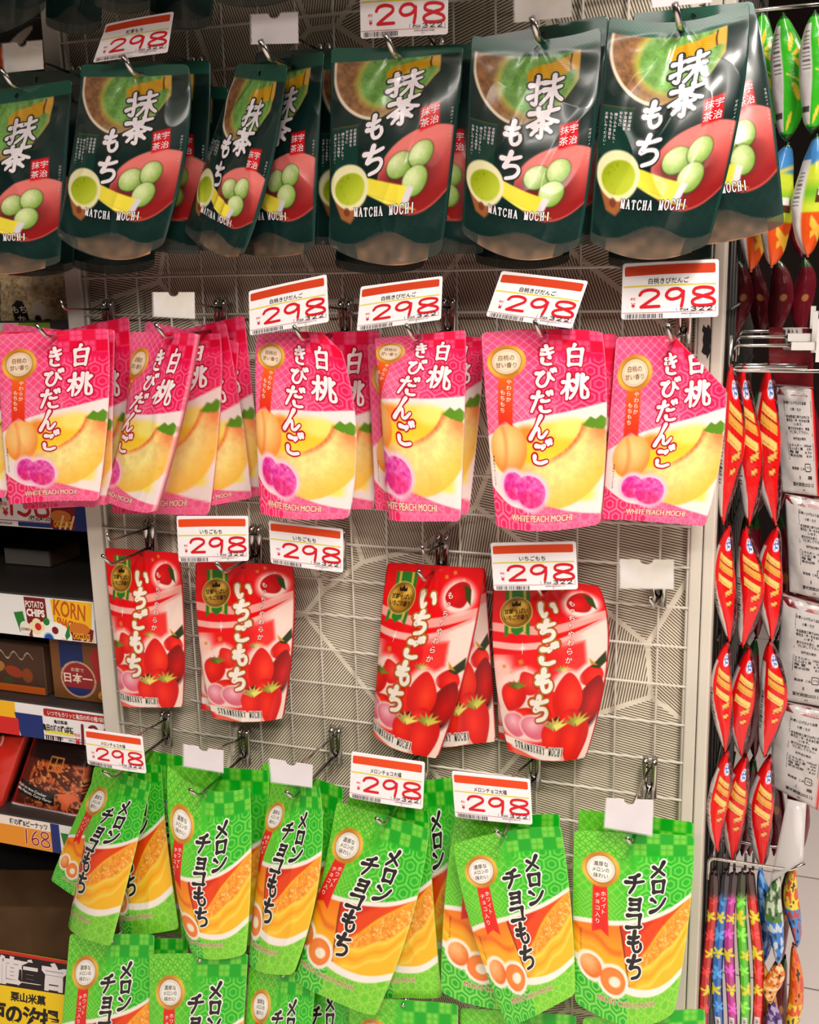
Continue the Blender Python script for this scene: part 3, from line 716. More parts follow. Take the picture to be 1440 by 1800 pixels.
def art_straw():
    a = Art(); W = rgb(250, 238, 226); Gd = rgb(176, 122, 40)
    a.title([('い', 50, 29, 20, 20), ('ち', 49, 49, 20, 21), ('ご', 49, 71, 20, 21), ('も', 47, 93, 20, 21), ('ち', 43, 116, 22, 22)], W, Gd, 4.2, 2.4, 1, rgb(214, 26, 26), 3.8)
    for i, ch in enumerate("もっちりやわらか"):
        x, y = 71 - i * 0.5, 24 + i * 7.6
        a.text(ch, x, y, 6.4, rgb(196, 20, 30), 1, 0.06); a.text(ch, x, y, 6.4, W, 2, 0.01)
    b = rgb(34, 20, 8)
    a.text("甘酸っぱい", 22, 28.6, 5.0, b, 1, 0.015, width=21); a.text("いちごの香り", 22, 34.6, 5.0, b, 1, 0.015, width=21)
    a.poly([(18, 24), (18, 20), (20, 22), (22, 18.5), (24, 22), (26, 20), (26, 24)], b, 1)
    f = lambda x: 147.5 + (x - 16) * 0.065
    a.serif("STRAWBERRY MOCHI", 14, 70, f, 6.0, rgb(252, 246, 240), 1, 1.2); a.serif("STRAWBERRY MOCHI", 14, 70, f, 6.0, rgb(26, 44, 22), 2, 0.25)
    for k in range(4):
        an = math.radians(45 * k); r = 6 if k % 2 == 0 else 3.4; dx, dy = math.cos(an), math.sin(an)
        a.poly([(28 + dx * r, 63 + dy * r), (28 - dy * 0.5, 63 + dx * 0.5), (28 - dx * r, 63 - dy * r), (28 + dy * 0.5, 63 - dx * 0.5)], rgb(255, 240, 236), 1)
    return a.done()
def art_melon():
    a = Art(); K = rgb(28, 24, 26); O = rgb(248, 250, 240)
    a.title([('メ', 71, 33, 17, 17), ('ロ', 71, 48, 16, 16), ('ン', 71, 63, 17, 17), ('チ', 51, 45, 18, 18), ('ョ', 51.5, 60, 17, 17), ('コ', 51, 76, 17, 17),
             ('も', 52, 93, 18, 19), ('ち', 52, 113, 18, 20)], K, O, 3.1, 2.4, 1)
    b = rgb(70, 62, 50)
    a.text("濃厚な", 23, 30.4, 4.6, b, 1, width=12.5); a.text("メロンの", 23, 35.6, 4.4, b, 1, width=14); a.text("味わい", 23, 40.8, 4.6, b, 1, width=12)
    W2 = rgb(252, 226, 210)
    a.vtext("ホワイト", 25.4, 56, 5.2, 4.6, W2, 1, 0.015); a.vtext("チョコ入り", 20.4, 58, 5.6, 4.6, W2, 1, 0.015)
    f = 142.6
    a.text_lined("MELON CHOCO MOCHI", 46, f, 5.6, rgb(160, 62, 34), rgb(236, 240, 190), 1, width=53)
    a.vtext("写真はイメージです", 6.5, 92, 2.1, 2.0, rgb(110, 70, 20), 1)
    return a.done()

DES = {
 'matcha': dict(H=162, paint=paint_matcha, art=art_matcha, mat=M_GLOSS, back=rgb(14, 34, 32), head=12.2, gus=151, name='matcha_mochi_pouch', cat='pouch'),
 'peach': dict(H=160, paint=paint_peach, art=art_peach, mat=M_SATIN, back=rgb(236, 130, 140), head=11.2, gus=None, name='white_peach_mochi_pouch', cat='pouch'),
 'straw': dict(H=157, paint=paint_straw, art=art_straw, mat=M_SATIN, back=rgb(190, 30, 36), head=6.5, gus=None, name='strawberry_mochi_pouch', cat='pouch'),
 'melon': dict(H=158, paint=paint_melon, art=art_melon, mat=M_SATIN, back=rgb(150, 205, 90), head=9.5, gus=None, name='melon_mochi_pouch', cat='pouch'),
}
_PC = {}
def grade(c):
    """deeper, more saturated printing inks"""
    c = np.clip(c, 0, 1) ** 1.12; m = c.mean(1, keepdims=True); return np.clip(m + (c - m) * 1.12, 0, 1)
def painted(des, nu, nv):
    k = (des, nu, nv)
    if k not in _PC:
        D = DES[des]; H = D['H']; u = np.linspace(0, 100, nu + 1); v = np.linspace(0, H, nv + 1)
        V, U = np.meshgrid(v, u, indexing='ij'); acc = 0; du, dv = 100 / nu, H / nv; ss = 3
        for i in range(ss):
            for j in range(ss):
                acc = acc + lin(grade(D['paint']((U + du * ((i + .5) / ss - .5)).ravel(), (V + dv * ((j + .5) / ss - .5)).ravel(), H)))
        _PC[k] = acc / ss / ss
    return _PC[k]
for _k in DES: DES[_k]['dec'] = DES[_k]['art']()

# ------------------------------------------------------------------ curved sheets
def sstep(a, b, x):
    t = np.clip((x - a) / (b - a), 0, 1); return t * t * (3 - 2 * t)

def corners3(d, TL, TR, BR, BL):
    d = (d,) * 4 if np.isscalar(d) else d
    return [at(*p, q) for p, q in zip((TL, TR, BR, BL), d)], d

def coons(c, S, T, mid):
    TL, TR, BR, BL = c
    def edge(a, b, m, t):
        t = t[..., None]
        if m is None: return a * (1 - t) + b * t
        k = 2 * m - 0.5 * (a + b); return a * (1 - t) ** 2 + 2 * k * t * (1 - t) + b * t * t
    top = edge(TL, TR, mid.get('t'), S); bot = edge(BL, BR, mid.get('b'), S)
    lef = edge(TL, BL, mid.get('l'), T); rig = edge(TR, BR, mid.get('r'), T)
    s, t = S[..., None], T[..., None]
    return top * (1 - t) + bot * t + lef * (1 - s) + rig * s - ((1 - s) * (1 - t) * TL + s * (1 - t) * TR + (1 - s) * t * BL + s * t * BR)

def mids3(d, mids):
    m = {}
    dd = {'t': (d[0] + d[1]) / 2, 'b': (d[2] + d[3]) / 2, 'l': (d[0] + d[3]) / 2, 'r': (d[1] + d[2]) / 2}
    for k, p in (mids or {}).items():
        m[k] = at(p[0], p[1], p[2] if len(p) > 2 else dd[k])
    return m

def grid_normals(P):
    n = np.cross(np.gradient(P, axis=1), np.gradient(P, axis=0)); n /= np.linalg.norm(n, axis=2)[..., None] + 1e-12
    return n

def quads(idx):
    return np.stack([idx[:-1, :-1], idx[1:, :-1], idx[1:, 1:], idx[:-1, 1:]], -1).reshape(-1, 4)

def map_decals(P, Nn, dec, H, h0=0.00022, hl=0.00012):
    V, T, C, L = dec
    nv, nu = P.shape[0] - 1, P.shape[1] - 1
    x = np.clip(V[:, 0] / 100 * nu, 0, nu - 1e-6); y = np.clip(V[:, 1] / H * nv, 0, nv - 1e-6)
    i = x.astype(int); j = y.astype(int); fx = (x - i)[:, None]; fy = (y - j)[:, None]
    def bl(A): return (A[j, i] * (1 - fx) + A[j, i + 1] * fx) * (1 - fy) + (A[j + 1, i] * (1 - fx) + A[j + 1, i + 1] * fx) * fy
    return bl(P) + bl(Nn) * (h0 + hl * L)[:, None], T, C

def pouch(des, d, TL, TR, BR, BL, label, group, mids=None, bulge=6.0, wr=1.0, seed=0, hi=True, rim=1.0, tb=3.0, fold=None, sway=2.0, lift=0.0, wrap=0.0):
    D = DES[des]; H = D['H']; nu, nv = (132, 212) if hi else (72, 116)
    c, dd = corners3(d, TL, TR, BR, BL)
    S, T = np.meshgrid(np.linspace(0, 1, nu + 1), np.linspace(0, 1, nv + 1))
    x, y = S * 100, T * H; r = 4.0                                        # rounded corners
    ex = np.where(x < r, (r - x) / r, np.where(x > 100 - r, (x - 100 + r) / r, 0)); ey = np.where(y < r, (r - y) / r, np.where(y > H - r, (y - H + r) / r, 0))
    k = np.where((ex > 0) & (ey > 0), np.maximum(ex, ey) / (np.hypot(ex, ey) + 1e-9), 1)
    x = np.where(ex > 0, np.where(x < 50, r - ex * k * r, 100 - r + ex * k * r), x); y = np.where(ey > 0, np.where(y < H / 2, r - ey * k * r, H - r + ey * k * r), y)
    s, t = x / 100, y / H
    back = np.zeros_like(s)
    if fold:                                                              # a corner folded back behind the front
        (x0, y0), (x1, y1) = fold; nx, ny = (y1 - y0), -(x1 - x0); ll = math.hypot(nx, ny); nx /= ll; ny /= ll
        q = (x - x0) * nx + (y - y0) * ny; m = q > 0
        s = np.where(m, (x - 2 * q * nx) / 100, s); t = np.where(m, (y - 2 * q * ny) / H, t); back = np.where(m, 0.0025 + 0.06 * q / 1000, 0)
    if wrap:                                                              # lower left side curls away towards the back
        w = wrap * sstep(0.08, 0.62, t); q = s - w; W = np.linalg.norm(c[1] - c[0])
        back = back + np.where(q < 0, -0.85 * q * W, 0) + 0.03 * w * np.exp(-np.abs(q) / 0.08); s = np.where(q > 0, q / (1 - w), -0.15 * q)
    P0 = coons(c, s, t, mids3(dd, mids))
    nav = np.cross(c[1] - c[0], c[3] - c[0]); nav /= np.linalg.norm(nav)
    if nav @ (CAM - P0.mean((0, 1))) < 0: nav = -nav
    rs = np.random.RandomState(seed * 13 + 5); ph = rs.rand(12) * 6.28
    env = np.clip(np.sin(np.pi * np.clip(s, 0, 1)), 0, 1)
    prof = sstep(0.05, 0.52, t) * (1 - 0.5 * sstep(0.72, 1.0, t))
    f = bulge * env ** 0.75 * prof
    th = np.arctan2((s - 0.5) * 1.0, t + 0.03)
    ten = np.exp(-t * 3.6) * sstep(0.05, 0.14, t) * (np.cos(th * 9 + ph[0]) + 0.6 * np.cos(th * 16 + ph[1]))
    cr = (1 - np.abs(2 * vnoise(s * 3.2 + t * 1.1 + ph[2], t * 2.4 - s * 0.8 + ph[3], seed) - 1) * 2.2)
    cr2 = (1 - np.abs(2 * vnoise(s * 2.2 - t * 2.4 + ph[4], t * 2.1 + s * 2.2 + ph[5], seed + 3) - 1) * 2.6)
    sm = vnoise(s * 5 + ph[6], t * 7 + ph[7], seed + 7)
    f = f + wr * env ** 0.5 * sstep(0.08, 0.2, t) * (1.4 * np.clip(cr, 0, 1) ** 1.5 + 1.1 * np.clip(cr2, 0, 1) ** 1.5 + 0.8 * sm) + wr * 0.8 * ten * env ** 0.5
    f = f + sway * (np.sin(t * 3.0 + ph[8]) * (s - 0.5) + 0.6 * np.sin(s * 4 + ph[9]) * t + 0.5 * np.sin(s * 9 + ph[10]) * (t > 0.9) * (t - 0.9) * 6)
    f = f + lift * t * t
    P = P0 + nav * (f / 1000 - back)[..., None]
    Nn = grid_normals(P)
    if (Nn.mean((0, 1)) @ nav) < 0: Nn = -Nn
    col = painted(des, nu, nv)
    idx = np.arange((nu + 1) * (nv + 1)).reshape(nv + 1, nu + 1)
    F = quads(idx); cyc = (np.arange(nv)[:, None] + 0.5) / nv * H + 0 * np.arange(nu)[None]; cxc = (np.arange(nu)[None] + 0.5) / nu * 100 + 0 * cyc
    hy = {'matcha': 6.8, 'peach': 4.0, 'straw': 4.2, 'melon': 5.2}[des]
    hole = np.hypot(cxc - 50, cyc - hy) < 2.1
    headm = cyc < D['head']
    gus = np.zeros_like(headm)
    if D['gus']: gus = cyc > (D['gus'] + 4.5 - 13 * np.exp(-((cxc / 100 - 0.5) / 0.24) ** 2))
    # back panel, same rows, few columns, stitched to the front along both sides
    bc = np.linspace(0, nu, 9).round().astype(int)
    Pb = P0[:, bc] + nav * (sway * (np.sin(t * 3.0 + ph[8]) * (s - 0.5)) / 1000)[:, bc][..., None] - nav * ((rim + tb * env[:, bc] ** 0.8 * prof[:, bc]) / 1000)[..., None] - nav * back[:, bc][..., None]
    off = (nu + 1) * (nv + 1); ib = off + np.arange((nv + 1) * 9).reshape(nv + 1, 9)
    Fb = quads(ib)[:, ::-1].reshape(nv, 8, 4)
    Fl = np.stack([idx[:-1, 0], ib[:-1, 0], ib[1:, 0], idx[1:, 0]], -1); Fr = np.stack([idx[:-1, -1], idx[1:, -1], ib[1:, -1], ib[:-1, -1]], -1)
    V = np.concatenate([P.reshape(-1, 3), Pb.reshape(-1, 3)]); Cc = np.concatenate([col, np.tile(lin(D['back']), ((nv + 1) * 9, 1))])
    rowh = (np.arange(nv) + 0.5) / nv * H
    Hrow, Grow = rowh < D['head'], (rowh > D['gus'] + 4 if D['gus'] else np.zeros(nv, bool))
    base = (c[2] + c[3]) / 2 - nav * 0.001
    root = thing(D['name'], base, label, 'pouch', group)
    def part(nm, keep, rows, m, dec=None, colour=None):
        fs = [F[keep.ravel()], Fb[rows].reshape(-1, 4), Fl[rows], Fr[rows]]
        VV, CC = V, (Cc if colour is None else colour)
        if dec is not None:
            dv, dt, dc = map_decals(P, Nn, dec, H, 0.0005 if des == 'matcha' else 0.00032); fs.append(dt + len(V)); VV = np.concatenate([V, dv]); CC = np.concatenate([CC, dc])
        used = np.unique(np.concatenate([q.ravel() for q in fs if len(q)])); re = np.full(len(VV), -1); re[used] = np.arange(len(used))
        return mk(nm, VV[used], [re[q] for q in fs if len(q)], m, root, CC[used])
    part('printed_body', ~headm & ~gus & ~hole, ~Hrow & ~Grow, D['mat'], D['dec'])
    part('header_seal', headm & ~hole, Hrow, D['mat'])
    if D['gus']:
        g = Cc.copy(); g[:off] = lin(rgb(70, 76, 70)); part('clear_bottom_gusset', gus, Grow, M_CLEARFILM, None, g)
        if hi:
            tr = np.zeros_like(gus); tr = gus & (np.abs(cxc - 50) < 36)
            PP = (P0 - nav * 0.002).reshape(-1, 3); q = F[tr.ravel()]; us = np.unique(q); re = np.full(off, -1); re[us] = np.arange(len(us))
            cc = lin(rgb(196, 146, 110) * (0.75 + 0.5 * vnoise(s * 14, t * 30, seed).reshape(-1)[:, None])); cc = cc[us]
            mk('inner_tray', PP[us], [re[q]], M_CARD, root, cc)
    return root

def sheet(name, d, TL, TR, BR, BL, art, H, mat_, parent=None, base=rgb(245, 242, 240), nu=28, nv=10, mids=None, thick=0.0006, paint=None, disp=None, r=0.0, hl=0.0001, h0=0.00015):
    """a thin card or pack face with printed art"""
    c, dd = corners3(d, TL, TR, BR, BL)
    S, T = np.meshgrid(np.linspace(0, 1, nu + 1), np.linspace(0, 1, nv + 1)); s, t = S, T
    if r:
        xs = np.unique(np.concatenate([np.linspace(0, r, 5), np.linspace(r, 100 - r, nu - 7), np.linspace(100 - r, 100, 5)])); nu = len(xs) - 1
        ys = np.unique(np.concatenate([np.linspace(0, r, 5), np.linspace(r, H - r, nv - 3), np.linspace(H - r, H, 5)])); nv = len(ys) - 1
        X, Y = np.meshgrid(xs, ys)
        ex = np.where(X < r, (r - X) / r, np.where(X > 100 - r, (X - 100 + r) / r, 0)); ey = np.where(Y < r, (r - Y) / r, np.where(Y > H - r, (Y - H + r) / r, 0))
        k = np.where((ex > 1e-6) & (ey > 1e-6), np.maximum(ex, ey) / (np.hypot(ex, ey) + 1e-9), 1)
        X2 = np.where(ex > 0, np.where(X < 50, r - ex * k * r, 100 - r + ex * k * r), X); Y2 = np.where(ey > 0, np.where(Y < H / 2, r - ey * k * r, H - r + ey * k * r), Y)
        s, t = X2 / 100, Y2 / H
    P0 = coons(c, s, t, mids3(dd, mids))
    nav = np.cross(c[1] - c[0], c[3] - c[0]); nav /= np.linalg.norm(nav)
    if nav @ (CAM - P0.mean((0, 1))) < 0: nav = -nav
    P = P0 + (nav * disp(s, t)[..., None] if disp is not None else 0)
    n1 = (nu + 1) * (nv + 1); idx = np.arange(n1).reshape(nv + 1, nu + 1)
    Pb = P0 - nav * thick; F = [quads(idx), quads(idx + n1)[:, ::-1]]
    per = np.concatenate([idx[0], idx[1:, -1], idx[-1, -2::-1], idx[-2:0:-1, 0]]); nx = np.roll(per, -1)
    F.append(np.stack([per, nx, nx + n1, per + n1], -1))
    V = np.concatenate([P.reshape(-1, 3), Pb.reshape(-1, 3)])
    C = np.tile(lin(base), (2 * n1, 1))
    if paint is not None: C[:n1] = lin(paint((s * 100).ravel(), (t * H).ravel(), H))
    if art is not None:
        # decals are placed by bilinear look-up on a regular grid of the same surface
        gs, gt = np.meshgrid(np.linspace(0, 1, 41), np.linspace(0, 1, 31)); G0 = coons(c, gs, gt, mids3(dd, mids)) + (nav * disp(gs, gt)[..., None] if disp is not None else 0)
        Nn = grid_normals(G0); Nn = Nn if Nn.mean((0, 1)) @ nav > 0 else -Nn
        dv, dt, dc = map_decals(G0, Nn, art, H, h0, hl); F.append(dt + len(V)); V = np.concatenate([V, dv]); C = np.concatenate([C, dc])
    return mk(name, V, F, mat_, parent, C, smooth=disp is not None)

# ------------------------------------------------------------------ price cards, holders, hooks
RED = rgb(214, 22, 36); BLK = rgb(24, 20, 20)
def barcode(a, x0, x1, y0, y1, seed, layer=1, c=BLK):
    rs = np.random.RandomState(seed); x = x0
    while x < x1 - 0.4:
        w = rs.choice([0.35, 0.35, 0.7, 1.05]); a.rect(x, y0, min(x + w, x1), y1, c, layer); x += w + rs.choice([0.4, 0.6, 0.9])
def card_art(name, code, bar, seed):
    a = Art(); H = 60
    bend_ = lambda x: 0.9 * ((x - 60) / 50) ** 2
    a.rrect(2.6, 3.2, 96.8, 13.2, 1.8, bar, 1, f=bend_); a.rect(1.5, 24.0, 97.5, 25.4, rgb(226, 214, 50), 1, 14, f=lambda x: 0.6 * ((x - 60) / 50) ** 2)
    a.text(name, 49, 20.0, 6.4, BLK, 2, 0.012, width=min(42, 6.2 * len(name)))
    for ch, x0, x1, y0, y1 in (('2', 17, 43, 28, 49), ('9', 44.5, 68, 27.5, 48.5), ('8', 71, 98, 27, 48.5)):
        a.glyph(ch, (x0 + x1) / 2, (y0 + y1) / 2, (x1 - x0) * 0.98, (y1 - y0) * 0.94, 3.3, RED, 2, brush=False)
    a.text("税抜", 12.5, 38.5, 3.0, RED, 1, 0.02); a.text("¥", 12.5, 45.2, 7.0, RED, 1, 0.02)
    a.text("(", 58, 50.4, 4.6, BLK, 1); a.text("税込¥", 65.5, 50.8, 3.4, BLK, 1, 0.02); a.text(")", 97, 50.2, 4.6, BLK, 1)
    for i, ch in enumerate("322"): a.glyph(ch, 75 + i * 8.2, 50.2, 6.6, 4.2, 0.75, BLK, 3, brush=False)
    a.rect(1, 53.0, 98, 53.45, rgb(190, 40, 40), 1, 10)
    barcode(a, 4, 44, 54.4, 59.2, seed); a.text(code, 74, 55.3, 2.3, BLK, 1, width=23); a.text("87  1", 73, 57.8, 2.0, BLK, 1)
    return a.done()
OR = rgb(228, 72, 22)
CARDS = {'matcha': card_art("抹茶もち", "4990485033388", rgb(206, 62, 24), 1), 'peach': card_art("白桃きびだんご", "4990485034141", rgb(206, 62, 24), 2),
         'straw': card_art("いちごもち", "4990485035111", OR, 3), 'melon': card_art("メロンチョコ大福", "4990485036370", OR, 4)}
def price_card(kind, d, TL, TR, BR, BL, label, curl=0.0015, redder=0):
    o = sheet('price_card', d, TL, TR, BR, BL, CARDS[kind], 60, M_CARD, None, rgb(246, 242, 244), 36, 14, None, 0.0012, r=3.0,
              disp=lambda s, t: curl * np.sin(np.pi * s) * np.ones_like(t))
    tag(o, label, 'price card', 'orange topped 298 price cards'); return o

def holder(d, TL, TR, BR, BL, label, old=False):
    c, dd = corners3(d, TL, TR, BR, BL)
    root = thing('card_holder', (c[2] + c[3]) / 2, label, 'card holder', 'empty white price card holders')
    xs = np.concatenate([np.linspace(0, .36, 5), np.linspace(.37, .63, 15), np.linspace(.64, 1, 5)]); n = len(xs)
    def shp(inset, notch, z, th):
        V = []
        for x in xs:
            q = inset + x * (1 - 2 * inset); e = (q - 0.5) / 0.125
            y0 = inset * 1.2 + (notch * math.sqrt(max(0, 1 - e * e)) if abs(e) < 1 else 0)
            for y in (y0, 1 - inset * 1.2): V.append(coons(c, np.array(q), np.array(y), {}))
        V = np.array(V); nv_ = np.cross(c[1] - c[0], c[3] - c[0]); nv_ /= np.linalg.norm(nv_)
        if nv_ @ (CAM - c[0]) < 0: nv_ = -nv_
        V = V + nv_ * z; F = [(2 * i, 2 * i + 1, 2 * i + 3, 2 * i + 2) for i in range(n - 1)]; m = len(V)
        Vb = V - nv_ * th; Fb = [tuple(reversed([k + m for k in f])) for f in F]
        per = [2 * i for i in range(n)] + [2 * i + 1 for i in range(n - 1, -1, -1)]; Fs = [(per[i], per[(i + 1) % len(per)], per[(i + 1) % len(per)] + m, per[i] + m) for i in range(len(per))]
        return np.concatenate([V, Vb]), [F, Fb, Fs]
    V, F = shp(0.02, 0.17, 0.0, 0.0007); mk('paper_slip', V, F, M_SLIP_OLD if old else M_SLIP, root, smooth=False)
    V, F = shp(0.0, 0.16, 0.0016, 0.0010); mk('clear_sleeve', V, F, M_SLEEVE, root, smooth=False)
    return root

def hook(hx, hy, dh, tip, label, card=None, dcard=None, length=None, top=None, rod=0.0024, up=True, group='chrome display hooks on the wire panel'):
    """double chrome hook: lower rod carries pouches and turns up at its tip, upper rod carries the card. hx, hy = where the rod passes the front pouch's hole"""
    h = at(hx, hy, dh); L = length or dh + 0.012
    x, z = h[0], h[2] + 0.0015
    root = thing('display_hook', (x, -0.004, z), label, 'hook', group)
    zt = z + 0.032
    b = MB()
    for dx in (-0.0055, 0.0055):
        b.tube(bend([(x + dx, 0.001, zt + 0.006), (x + dx, -0.0055, zt + 0.004), (x + dx, -0.0055, z - 0.012)], 4), 0.0042, 10)
    b.box((x - 0.007, -0.0062, z - 0.004), (x + 0.007, -0.0045, z + 0.004)); b.build('wire_clip', M_CHROME, root, True)
    b = MB(); b.tube(bend([(x, -0.005, z), (x, -L, z - 0.001)] + ([(x - 0.003, -L - 0.014, z + 0.016)] if up else [])), rod, 12); b.build('lower_rod', M_CHROME, root, True)
    if card is not None:
        cc = at(*card, dcard) ; b = MB()
        b.tube(bend([(x, -0.005, zt - 0.004), (x * 0.5 + cc[0] * 0.5, cc[1] * 0.5, (zt + cc[2]) / 2), (cc[0], cc[1] + 0.004, cc[2]), ]), 0.0016, 10); b.build('card_rod', M_CHROME, root, True)
    elif top:
        b = MB(); b.tube(bend([(x, -0.005, zt - 0.004), (x, -top, zt), (x - 0.001, -top - 0.003, zt + 0.012)]), 0.0016, 10); b.build('card_rod', M_CHROME, root, True)
    return root

# ------------------------------------------------------------------ the setting and the wire panel
def struct(name, a, b, m, label=None, cat=None):
    q = MB(); q.box(a, b); o = q.build(name, m); tag(o, label, cat, None, 'structure'); return o

M_FLOOR = mat('pale_floor_tile', (0.86, 0.80, 0.78), rough=0.35)
def _tiles(m):
    nt = m.node_tree; b = nt.nodes['Principled BSDF']; tc = nt.nodes.new('ShaderNodeTexCoord'); br = nt.nodes.new('ShaderNodeTexBrick')
    br.offset = 0.0; br.inputs['Color1'].default_value = (*lin((0.95, 0.90, 0.88)), 1); br.inputs['Color2'].default_value = (*lin((0.94, 0.88, 0.86)), 1)
    br.inputs['Mortar'].default_value = (*lin((0.62, 0.56, 0.54)), 1); br.inputs['Scale'].default_value = 1.0; br.inputs['Mortar Size'].default_value = 0.003
    br.inputs['Brick Width'].default_value = 0.45; br.inputs['Row Height'].default_value = 0.45
    nt.links.new(tc.outputs['Object'], br.inputs['Vector']); nt.links.new(br.outputs['Color'], b.inputs['Base Color'])
_tiles(M_FLOOR)
M_CEIL = mat('white_ceiling', (0.85, 0.84, 0.82), rough=0.9)
M_FAR = mottled('far_aisle_stock', (0.16, 0.08, 0.07), (0.10, 0.07, 0.06), 9, 0.8)
struct('floor', (-4, -4.5, -0.05), (4, 4.5, 0), M_FLOOR)
struct('ceiling', (-4, -4.5, 2.8), (4, 4.5, 2.85), M_CEIL)
struct('wall_far', (-4, 4.4, 0), (4, 4.5, 2.8), M_FAR)
XL, XR = -0.7355, 0.0845                      # inner edges of the two uprights
board = struct('wall_back', (XL - 0.01, 0.016, 0.10), (XR + 0.012, 0.022, 2.25), M_BOARD)

wp = MB()
for r in range(-15, 16):
    z = OZ - r * 0.05; wp.tube([(XL, -0.0014, z), (XR + 0.003, -0.0014, z)], 0.0016, 8)
for c_ in list(range(-14, 2)):
    wp.tube([(c_ * 0.05, 0.0014, OZ - 15 * 0.05), (c_ * 0.05, 0.0014, OZ + 15 * 0.05)], 0.0015, 8)
for x in (XL + 0.003, XR - 0.001):
    wp.tube([(x, 0.0022, OZ - 15 * 0.05 - 0.01), (x, 0.0022, OZ + 15 * 0.05 + 0.01)], 0.0025, 8)
tag(wp.build('wire_grid_panel', M_WIRE, smooth=True), 'cream wire grid panel standing in front of the line-patterned board', 'wire panel')

def post(xa, xb, y0, y1, label, scuff=False):
    root = thing('upright_post', ((xa + xb) / 2, (y0 + y1) / 2, 0), label, 'post')
    b = MB(); b.box((xa, y0, 0.0), (xb, y1, 2.3)); o = b.build('post_tube', M_POST, root)
    bv = o.modifiers.new('edge', 'BEVEL'); bv.width = 0.002; bv.segments = 2
    if scuff:
        s = Art(); s.poly([(20, 0), (32, 8), (50, 12), (60, 0), (75, 6), (92, 22), (88, 40), (96, 60), (84, 70), (90, 90), (80, 102), (66, 118), (60, 112), (56, 104), (30, 100), (8, 92), (22, 70), (14, 50), (24, 30), (6, 22)], rgb(14, 12, 10), 1)
        V, T, C, L = s.done()
        a_ = at(1233.5, 570, -y0); b_ = at(1250.0, 632, -y0)
        P = np.c_[a_[0] + (b_[0] - a_[0]) * V[:, 0] / 100, np.full(len(V), y0 - 0.0003), a_[2] + (b_[2] - a_[2]) * V[:, 1] / 118]
        mk('paint_chip', P, [T], M_BLACKRUB, root, smooth=False)
    return root
post(XL - 0.027, XL - 0.001, -0.004, 0.03, 'cream square upright post left of the wire panel, beside the snack shelves')
post(XR + 0.0005, XR + 0.0148, -0.004, 0.03, 'narrow cream post on the right side of the wire panel with a black paint chip', True)
post(XR + 0.0158, XR + 0.0285, -0.006, 0.03, 'outermost cream post, next to the hanging red snack strips')

struct('added_shade_block', (-2.4, -0.42, 1.865), (0.10, -0.30, 2.79), M_CEIL)  # added block out of view, shades the wall and top rows

# ------------------------------------------------------------------ matcha pouches, top row
gm = 'matcha mochi pouches in the top row'
K = dict(bulge=15, wr=1.6, tb=4)
def M(d, TL, TR, BR, BL, label, **k):
    q = dict(K); q.update(k if k.get('hi', True) else dict(k, bulge=6, tb=2, wr=1.0)); d = (d,) * 4 if np.isscalar(d) else d; d = (d[0], d[1], d[2] + 0.014, d[3] + 0.014)
    return pouch('matcha', d, TL, TR, BR, BL, label, gm, **q)
M(.115, (-62, 168), (128, 140), (104, 462), (-78, 470), 'matcha pouch cut off by the left edge, under the brown-stained holder', mids={'b': (10, 482)}, seed=1)
M(.13, (142, 113), (331, 113), (287, 432), (99, 412), 'matcha pouch under the tilted 298 card, clear bottom flap hanging low', mids={'b': (195, 456), 'r': (331, 250), 'l': (127, 260)}, seed=2)
M(.085, (188, 108), (370, 106), (350, 448), (165, 436), 'matcha pouch half hidden behind the one under the tilted card', mids={'r': (366, 270)}, seed=3, hi=False)
M(.05, (225, 140), (402, 154), (400, 440), (222, 440), 'dim matcha pouch deep behind, between two hooks, its corner in shadow', seed=4, hi=False)
M((.09, .15, .15, .09), (417, 112), (505, 114), (428, 446), (325, 405), 'matcha pouch turned sideways below the blank white holder', mids={'r': (474, 300), 'b': (382, 446)}, seed=5, wr=1.8)
M((.07, .11, .11, .07), (440, 112), (571, 90), (551, 438), (410, 440), 'narrow-looking matcha pouch right of the sideways one', mids={'r': (560, 260), 'b': (480, 452)}, seed=6)
M(.055, (450, 92), (583, 84), (576, 430), (440, 430), 'dark matcha pouch edge peeking out behind the narrow-looking one', seed=7, hi=False)
M(.07, (560, 98), (770, 96), (750, 440), (556, 430), 'matcha pouch showing only its cup left of the centre pouch', seed=8, hi=False)
M(.13, (581, 84), (814, 83), (777, 444), (578, 432), 'matcha pouch hanging straight under the large 298 card in the middle', mids={'b': (680, 466), 'r': (806, 200)}, seed=9)
M(.10, (610, 86), (846, 76), (850, 446), (640, 446), 'matcha pouch behind the middle one, its lettering peeking out right', seed=10, hi=False)
M(.135, (829, 62), (1057, 47), (1018, 434), (811, 408), 'matcha pouch below the yellow-stained holder, bright sheen in its middle', mids={'b': (912, 456), 'r': (1047, 240), 't': (945, 70)}, seed=11, wr=1.7)
M(.105, (846, 66), (1069, 26), (1052, 430), (850, 425), 'matcha pouch behind, with its green corner raised above the next', seed=12, hi=False)
M(.14, (1071, 28), (1317, 3), (1245, 430), (1036, 424), 'largest matcha pouch at the right end, nearest the post', mids={'b': (1138, 456), 'r': (1303, 190), 't': (1196, 38), 'l': (1052, 220)}, seed=13, wr=1.7)
M(.112, (1112, 24), (1324, 2), (1379, 396), (1160, 432), 'matcha pouch swung out to the right behind the end one, overhanging the post', mids={'b': (1272, 426), 'r': (1356, 170)}, seed=14)
